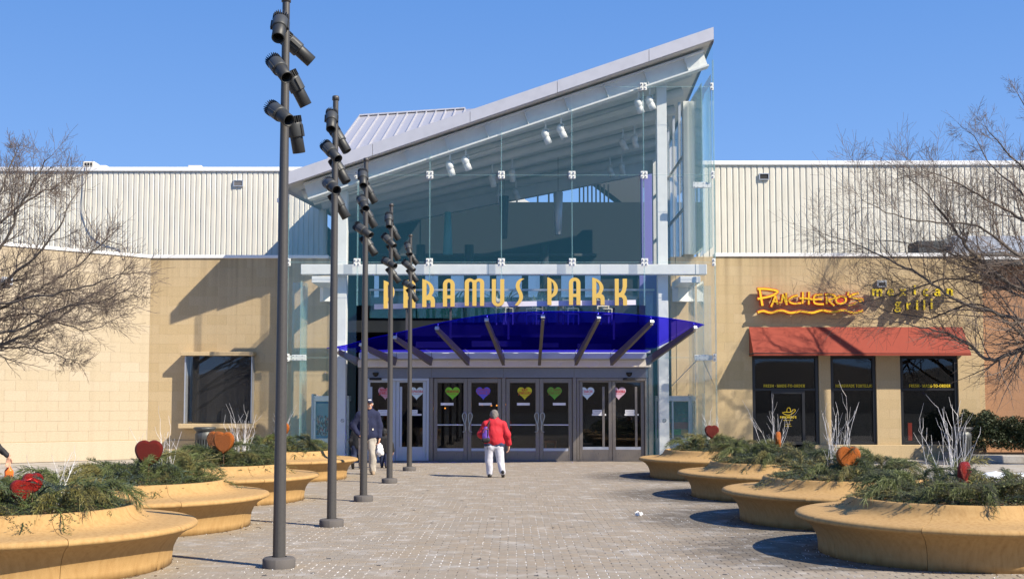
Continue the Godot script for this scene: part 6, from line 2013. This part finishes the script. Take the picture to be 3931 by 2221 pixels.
func woman() -> void:
	var w := thing("person", "person in a red jacket and white trousers walking to the doors, seen from behind", "person", Vector3(-0.41, 0.0, -25.31), PI + 0.06)
	var skin := nets(head_caps(V(0.0, 1.375, 0.035), 0.93, Basis(Vector3.RIGHT, 0.22)) + [], 0.007, 0.018)
	w.scale = Vector3.ONE * 1.03
	obj("body", skin, M.skin, w)
	# her own left is +x: in the picture (seen from behind) that is the left side
	obj("hand", nets(hand_caps(V(-0.335, 0.70, 0.07), -1.0, 1.0, 0.95), 0.006, 0.008), M.skin, w)
	obj("hair", nets([[V(0, 1.425, 0.005), V(0, 1.42, 0.03), 0.088, 0.082], [V(0, 1.36, -0.03), V(0, 1.315, -0.03), 0.066, 0.056], [V(-0.05, 1.38, 0.0), V(0.05, 1.38, 0.0), 0.05, 0.05]], 0.010, 0.03, 0.008, 24.0), M.grey_hair, w)
	var jacket := [
		[V(0, 0.86, 0.0), V(0, 0.98, 0.0), 0.20, 0.195, 1.3], [V(0, 0.98, 0.0), V(0, 1.17, 0.01), 0.195, 0.175, 1.3],
		[V(-0.10, 1.19, 0.01), V(0.10, 1.19, 0.01), 0.095, 0.095], [V(-0.05, 1.27, 0.01), V(0.05, 1.27, 0.01), 0.065, 0.065],
		[V(-0.19, 1.17, 0.0), V(-0.285, 0.95, -0.02), 0.092, 0.078], [V(-0.285, 0.95, -0.02), V(-0.33, 0.75, 0.05), 0.078, 0.06],
		[V(0.19, 1.17, 0.0), V(0.29, 0.96, 0.02), 0.092, 0.080], [V(0.29, 0.96, 0.02), V(0.22, 0.86, 0.19), 0.078, 0.062],
		[V(-0.12, 0.80, 0.0), V(0.12, 0.80, 0.0), 0.12, 0.12, 1.1]]
	obj("jacket", nets(jacket, 0.013, 0.05, 0.014, 8.0, 3), M.red_cloth, w)
	obj("collar", nets([[V(-0.055, 1.30, -0.03), V(0.055, 1.30, -0.03), 0.034, 0.034], [V(-0.06, 1.31, 0.02), V(-0.05, 1.30, 0.06), 0.028, 0.025], [V(0.06, 1.31, 0.02), V(0.05, 1.30, 0.06), 0.028, 0.025]], 0.010, 0.03), M.red_cloth, w)
	obj("shirt_hem", nets([[V(-0.115, 0.735, 0.0), V(0.115, 0.735, 0.0), 0.112, 0.112, 1.0]], 0.014, 0.04, 0.01, 10.0), M.navy_shirt, w)
	var tr := [[V(-0.095, 0.70, 0.0), V(0.095, 0.70, 0.0), 0.118, 0.118, 1.1],
		[V(0.105, 0.66, 0.0), V(0.115, 0.36, 0.03), 0.105, 0.086], [V(0.115, 0.36, 0.03), V(0.10, 0.09, 0.02), 0.086, 0.07],
		[V(-0.105, 0.66, 0.0), V(-0.135, 0.37, 0.0), 0.105, 0.084], [V(-0.135, 0.37, 0.0), V(-0.18, 0.13, -0.13), 0.084, 0.066]]
	obj("trousers", nets(tr, 0.012, 0.035, 0.012, 8.0, 5), M.pale_trousers, w)
	obj("shoe", nets(shoe(V(0.10, 0.0, 0.03), 0.05, 0.0, 0.92), 0.008, 0.02), M.black_shoe, w)
	obj("shoe", nets(shoe(V(-0.185, 0.075, -0.14), -0.1, 0.55, 0.92), 0.008, 0.02), M.black_shoe, w)
	var bp := thing("small_backpack", "small purple and black sling backpack on the red jacket", "backpack", w.position, PI + 0.06)
	bp.scale = w.scale
	obj("pouch", nets([[V(0.205, 0.92, -0.17), V(0.19, 1.08, -0.165), 0.075, 0.058, 1.3], [V(0.215, 0.85, -0.17), V(0.17, 0.86, -0.17), 0.06, 0.06, 1.3]], 0.010, 0.04, 0.006, 16.0), M.purple_nylon, bp)
	obj("base_panel", nets([[V(0.235, 0.835, -0.19), V(0.16, 0.84, -0.19), 0.058, 0.06, 1.2]], 0.010, 0.03), M.black_cloth, bp)
	obj("strap", MB.new().tube([V(0.16, 0.80, -0.19), V(0.155, 0.95, -0.215), V(0.15, 1.1, -0.20), V(0.12, 1.22, -0.12), V(0.07, 1.30, -0.02)], [0.012, 0.014, 0.014, 0.016, 0.014], 6), M.black_cloth, bp)
	obj("strap_tail", MB.new().tube([V(0.16, 0.82, -0.20), V(0.162, 0.70, -0.20), V(0.165, 0.63, -0.19)], [0.007, 0.007, 0.006], 5), M.black_cloth, bp)
	obj("zip", MB.new().tube([V(0.26, 1.0, -0.205), V(0.21, 1.09, -0.222), V(0.15, 1.08, -0.22)], [0.005, 0.005, 0.005], 5), M.zip_orange, bp)

func man() -> void:
	var w := thing("person", "man in a navy jacket, cap and khaki trousers walking towards the viewer", "person", Vector3(-3.47, 0.0, -26.4), 0.12)
	var c := V(0.02, 1.665, 0.05)
	var hb := Basis(Vector3.UP, 0.25)
	obj("body", nets(head_caps(c, 1.02, hb), 0.006, 0.016), M.skin, w)
	for e in [-1, 1]:
		obj("eye", MB.new().lathe([Vector2(0, -0.008), Vector2(0.011, 0), Vector2(0, 0.008)], 8, 0, TAU, Transform3D(Basis(), c + hb * V(e * 0.031, 0.018, 0.083))), M.black, w)
	obj("moustache", nets([[c + hb * V(-0.022, -0.032, 0.096), c + hb * V(0.022, -0.032, 0.096), 0.010, 0.010]], 0.006, 0.01), M.white_hair, w)
	obj("hair", nets([[c + V(-0.08, 0.02, -0.03), c + V(0.07, 0.02, -0.05), 0.035, 0.035], [c + V(0, 0.0, -0.07), c + V(0, 0.03, -0.06), 0.055, 0.055]], 0.010, 0.03), M.white_hair, w)
	obj("cap", nets([[c + V(0, 0.085, -0.01), c + V(0, 0.07, 0.0), 0.086, 0.094], [c + hb * V(-0.03, 0.072, 0.10), c + hb * V(0.03, 0.072, 0.10), 0.03, 0.03], [c + hb * V(-0.035, 0.062, 0.145), c + hb * V(0.035, 0.062, 0.145), 0.016, 0.016]], 0.008, 0.03), M.cap_navy, w)
	obj("cap_badge", MB.new().box(c + hb * V(0.0, 0.115, 0.088), V(0.075, 0.03, 0.012), hb * Basis(Vector3.RIGHT, -0.3), 0.008), M.white, w)
	# his right is -x (left in the picture): hand in the pocket, elbow out
	var jk := [[V(0, 0.98, 0), V(0, 1.18, 0.0), 0.215, 0.215, 1.35], [V(0, 1.18, 0), V(0, 1.38, 0.0), 0.215, 0.20, 1.4],
		[V(-0.14, 1.44, 0), V(0.14, 1.44, 0), 0.09, 0.09], [V(-0.05, 1.53, 0.01), V(0.05, 1.53, 0.01), 0.062, 0.062],
		[V(-0.20, 1.41, 0), V(-0.36, 1.16, -0.04), 0.098, 0.082], [V(-0.36, 1.16, -0.04), V(-0.225, 0.97, 0.06), 0.08, 0.062],
		[V(0.20, 1.41, 0), V(0.275, 1.15, -0.01), 0.096, 0.082], [V(0.275, 1.15, -0.01), V(0.28, 0.90, 0.06), 0.08, 0.06],
		[V(-0.12, 0.93, 0), V(0.12, 0.93, 0), 0.13, 0.13, 1.05]]
	obj("jacket", nets(jk, 0.013, 0.05, 0.016, 7.0, 8), M.navy_fleece, w)
	obj("zip", MB.new().tube([V(0.01, 1.5, 0.075), V(0.01, 1.35, 0.145), V(0.01, 1.15, 0.165), V(0.01, 0.95, 0.155)], [0.005, 0.005, 0.005, 0.005], 5), M.rib_grey, w)
	obj("patch", MB.new().box(V(0.12, 1.08, 0.148), V(0.035, 0.045, 0.012)), M.cream, w)
	obj("drawstring", MB.new().tube([V(0.07, 1.48, 0.08), V(0.085, 1.36, 0.14)], [0.005, 0.005], 5), M.black_cloth, w)
	obj("hand", nets(hand_caps(V(-0.215, 0.955, 0.07), -1.0, 1.2, 1.0, Basis(Vector3.BACK, 0.5)), 0.006, 0.008), M.skin, w)
	obj("hand", nets(hand_caps(V(0.28, 0.865, 0.07), 1.0, 1.6), 0.006, 0.008), M.skin, w)
	var tr := [[V(-0.10, 0.87, 0), V(0.10, 0.87, 0), 0.125, 0.125, 1.1],
		[V(0.105, 0.84, 0), V(0.12, 0.48, 0.06), 0.118, 0.096], [V(0.12, 0.48, 0.06), V(0.115, 0.10, 0.02), 0.096, 0.086],
		[V(-0.105, 0.84, 0), V(-0.12, 0.48, -0.02), 0.118, 0.096], [V(-0.12, 0.48, -0.02), V(-0.115, 0.14, -0.20), 0.096, 0.082]]
	obj("trousers", nets(tr, 0.013, 0.035, 0.018, 7.0, 11), M.khaki_trousers, w)
	obj("shoe", nets(shoe(V(0.12, 0.0, 0.02), 0.1, 0.0, 1.08), 0.008, 0.02), M.tan_shoe, w)
	obj("shoe", nets(shoe(V(-0.115, 0.07, -0.22), -0.1, 0.5, 1.08), 0.008, 0.02), M.tan_shoe, w)
	var bag := nets([[V(0, -0.18, 0), V(0.01, -0.26, 0.0), 0.085, 0.095, 1.2], [V(0, -0.04, 0), V(0, -0.15, 0), 0.02, 0.06, 1.3]], 0.012, 0.04, 0.035, 12.0, 4)
	tag(obj("carrier_bag", bag, M.white_plastic, self, Transform3D(Basis(), Vector3(-3.47 + 0.29, 0.80, -26.33))), "crumpled white plastic carrier bag hanging from the man's hand", "bag")

func children() -> void:
	var w := thing("person", "small child in a black puffer jacket seen from behind, half hidden by the fourth pole", "person", Vector3(-3.38, 0.0, -29.0), PI)
	obj("body", nets(head_caps(V(0, 0.93, 0.02), 0.8), 0.008, 0.016), M.skin, w)
	obj("hair", nets([[V(0, 0.97, -0.01), V(0, 0.95, 0.01), 0.08, 0.076], [V(0, 0.91, -0.03), V(0, 0.89, -0.03), 0.06, 0.05]], 0.010, 0.03, 0.006, 20.0), M.black_cloth, w)
	var jk := []
	for k in 5: jk.append([V(-0.06, 0.46 + k * 0.075, 0), V(0.06, 0.46 + k * 0.075, 0), 0.105, 0.105, 1.1])
	for s in [-1, 1]:
		jk.append([V(s * 0.12, 0.77, 0), V(s * 0.19, 0.62, 0), 0.065, 0.062])
		jk.append([V(s * 0.19, 0.61, 0), V(s * 0.235, 0.46, 0.03), 0.062, 0.05])
	obj("jacket", nets(jk, 0.012, 0.02, 0.008, 9.0, 2), M.black_cloth, w)
	for s in [-1, 1]:
		obj("hand", nets(hand_caps(V(s * 0.24, 0.43, 0.035), s, 1.0, 0.62), 0.006, 0.006), M.skin, w)
	obj("trousers", nets([[V(-0.05, 0.42, 0), V(0.05, 0.42, 0), 0.075, 0.075], [V(-0.065, 0.38, 0), V(-0.065, 0.08, -0.04), 0.066, 0.05], [V(0.065, 0.38, 0), V(0.06, 0.08, 0.05), 0.066, 0.05]], 0.012, 0.03, 0.006), M.denim, w)
	obj("shoe", nets(shoe(V(-0.065, 0.01, -0.05), 0, 0.3, 0.68), 0.008, 0.02), M.black_shoe, w)
	obj("shoe", nets(shoe(V(0.06, 0.0, 0.06), 0, 0, 0.68), 0.008, 0.02), M.black_shoe, w)
	var b := thing("person", "person in dark jacket and jeans walking behind the man in navy, one heel raised", "person", Vector3(-4.05, 0.0, -28.6), PI)
	obj("body", nets(head_caps(V(-0.10, 1.12, 0.05), 0.85), 0.008, 0.016), M.skin, b)
	obj("hair", nets([[V(-0.10, 1.16, 0.02), V(-0.10, 1.14, 0.04), 0.086, 0.08], [V(-0.10, 1.09, 0.0), V(-0.10, 1.06, 0.0), 0.062, 0.055]], 0.010, 0.03, 0.006, 20.0), M.black_cloth, b)
	obj("jacket", nets([[V(-0.03, 0.62, 0), V(-0.05, 0.92, 0.02), 0.15, 0.14, 1.3], [V(-0.15, 0.94, 0.02), V(0.06, 0.94, 0.02), 0.075, 0.075], [V(0.08, 0.92, 0.02), V(0.15, 0.72, 0.0), 0.07, 0.062], [V(0.15, 0.72, 0.0), V(0.14, 0.58, 0.06), 0.06, 0.048], [V(-0.18, 0.92, 0.02), V(-0.24, 0.7, 0.04), 0.07, 0.06], [V(-0.24, 0.7, 0.04), V(-0.22, 0.56, 0.1), 0.058, 0.046]], 0.012, 0.04, 0.012, 8.0), M.black_cloth, b)
	obj("hand", nets(hand_caps(V(0.14, 0.55, 0.07), 1.0, 1.0, 0.75), 0.006, 0.006), M.skin, b)
	obj("hand", nets(hand_caps(V(-0.22, 0.53, 0.11), -1.0, 1.0, 0.75), 0.006, 0.006), M.skin, b)
	obj("trousers", nets([[V(-0.08, 0.56, 0), V(0.04, 0.56, 0), 0.095, 0.095], [V(0.05, 0.53, 0), V(0.07, 0.33, 0.02), 0.085, 0.07], [V(0.07, 0.33, 0.02), V(0.075, 0.17, -0.16), 0.068, 0.052], [V(-0.09, 0.53, 0), V(-0.10, 0.3, 0.06), 0.085, 0.068], [V(-0.10, 0.3, 0.06), V(-0.10, 0.08, 0.08), 0.066, 0.052]], 0.012, 0.03, 0.01, 8.0), M.denim, b)
	obj("shoe", nets(shoe(V(0.075, 0.10, -0.20), 0, 0.9, 0.85), 0.008, 0.02), M.black_shoe, b)
	obj("shoe", nets(shoe(V(-0.10, 0.0, 0.09), 0, 0.0, 0.85), 0.008, 0.02), M.black_shoe, b)

func passer_by() -> void:
	var w := thing("person", "person in a black top mostly beyond the left edge, only an arm in view", "person", Vector3(-8.22, 0.0, -17.0), PI / 2 + 0.2)
	obj("body", nets(head_caps(V(0, 1.56, 0.03), 1.0), 0.009, 0.016), M.skin, w)
	obj("hair", nets([[V(0, 1.61, -0.01), V(0, 1.60, 0.02), 0.092, 0.086], [V(0, 1.55, -0.05), V(0, 1.5, -0.05), 0.06, 0.05]], 0.012, 0.03), M.grey_hair, w)
	obj("jacket", nets([[V(0, 0.9, 0), V(0, 1.30, 0), 0.19, 0.19, 1.3], [V(-0.13, 1.36, 0), V(0.13, 1.36, 0), 0.08, 0.08], [V(-0.18, 1.34, 0), V(-0.25, 1.08, 0.06), 0.08, 0.065], [V(-0.25, 1.08, 0.06), V(-0.24, 0.86, 0.24), 0.062, 0.045], [V(0.18, 1.34, 0), V(0.25, 1.08, 0.1), 0.08, 0.065], [V(0.25, 1.08, 0.10), V(0.24, 0.88, 0.32), 0.062, 0.045]], 0.014, 0.04, 0.012, 8.0), M.black_cloth, w)
	obj("hand", nets(hand_caps(V(0.24, 0.86, 0.345), 1.0, 1.6), 0.006, 0.008), M.skin, w)
	obj("hand", nets(hand_caps(V(-0.24, 0.84, 0.265), -1.0, 1.0), 0.006, 0.008), M.skin, w)
	obj("trousers", nets([[V(-0.09, 0.84, 0), V(0.09, 0.84, 0), 0.115, 0.115, 1.1], [V(0.1, 0.8, 0), V(0.1, 0.45, 0.05), 0.1, 0.08], [V(0.1, 0.45, 0.05), V(0.1, 0.1, 0.0), 0.08, 0.062], [V(-0.1, 0.8, 0), V(-0.1, 0.45, -0.02), 0.1, 0.08], [V(-0.1, 0.45, -0.02), V(-0.1, 0.12, -0.15), 0.08, 0.062]], 0.014, 0.03, 0.01, 8.0), M.denim, w)
	obj("shoe", nets(shoe(V(0.1, 0.0, 0.0), 0, 0, 1.0), 0.009, 0.02), M.black_shoe, w)
	obj("shoe", nets(shoe(V(-0.1, 0.06, -0.17), 0, 0.5, 1.0), 0.009, 0.02), M.black_shoe, w)
	var hp: Vector3 = w.transform * V(0.24, 0.77, 0.345)
	var bag := nets([[V(0, -0.16, 0), V(0, -0.33, 0.0), 0.06, 0.09, 1.6], [V(-0.05, -0.34, 0), V(0.05, -0.34, 0), 0.08, 0.08, 1.5], [V(0, -0.01, 0), V(0, -0.15, 0), 0.016, 0.045, 1.3]], 0.012, 0.04, 0.02, 10.0, 4)
	tag(obj("carrier_bag", bag, M.orange_plastic, self, Transform3D(Basis(Vector3.UP, 0.4), hp)), "bright orange plastic carrier bag at the left edge of the picture", "bag")
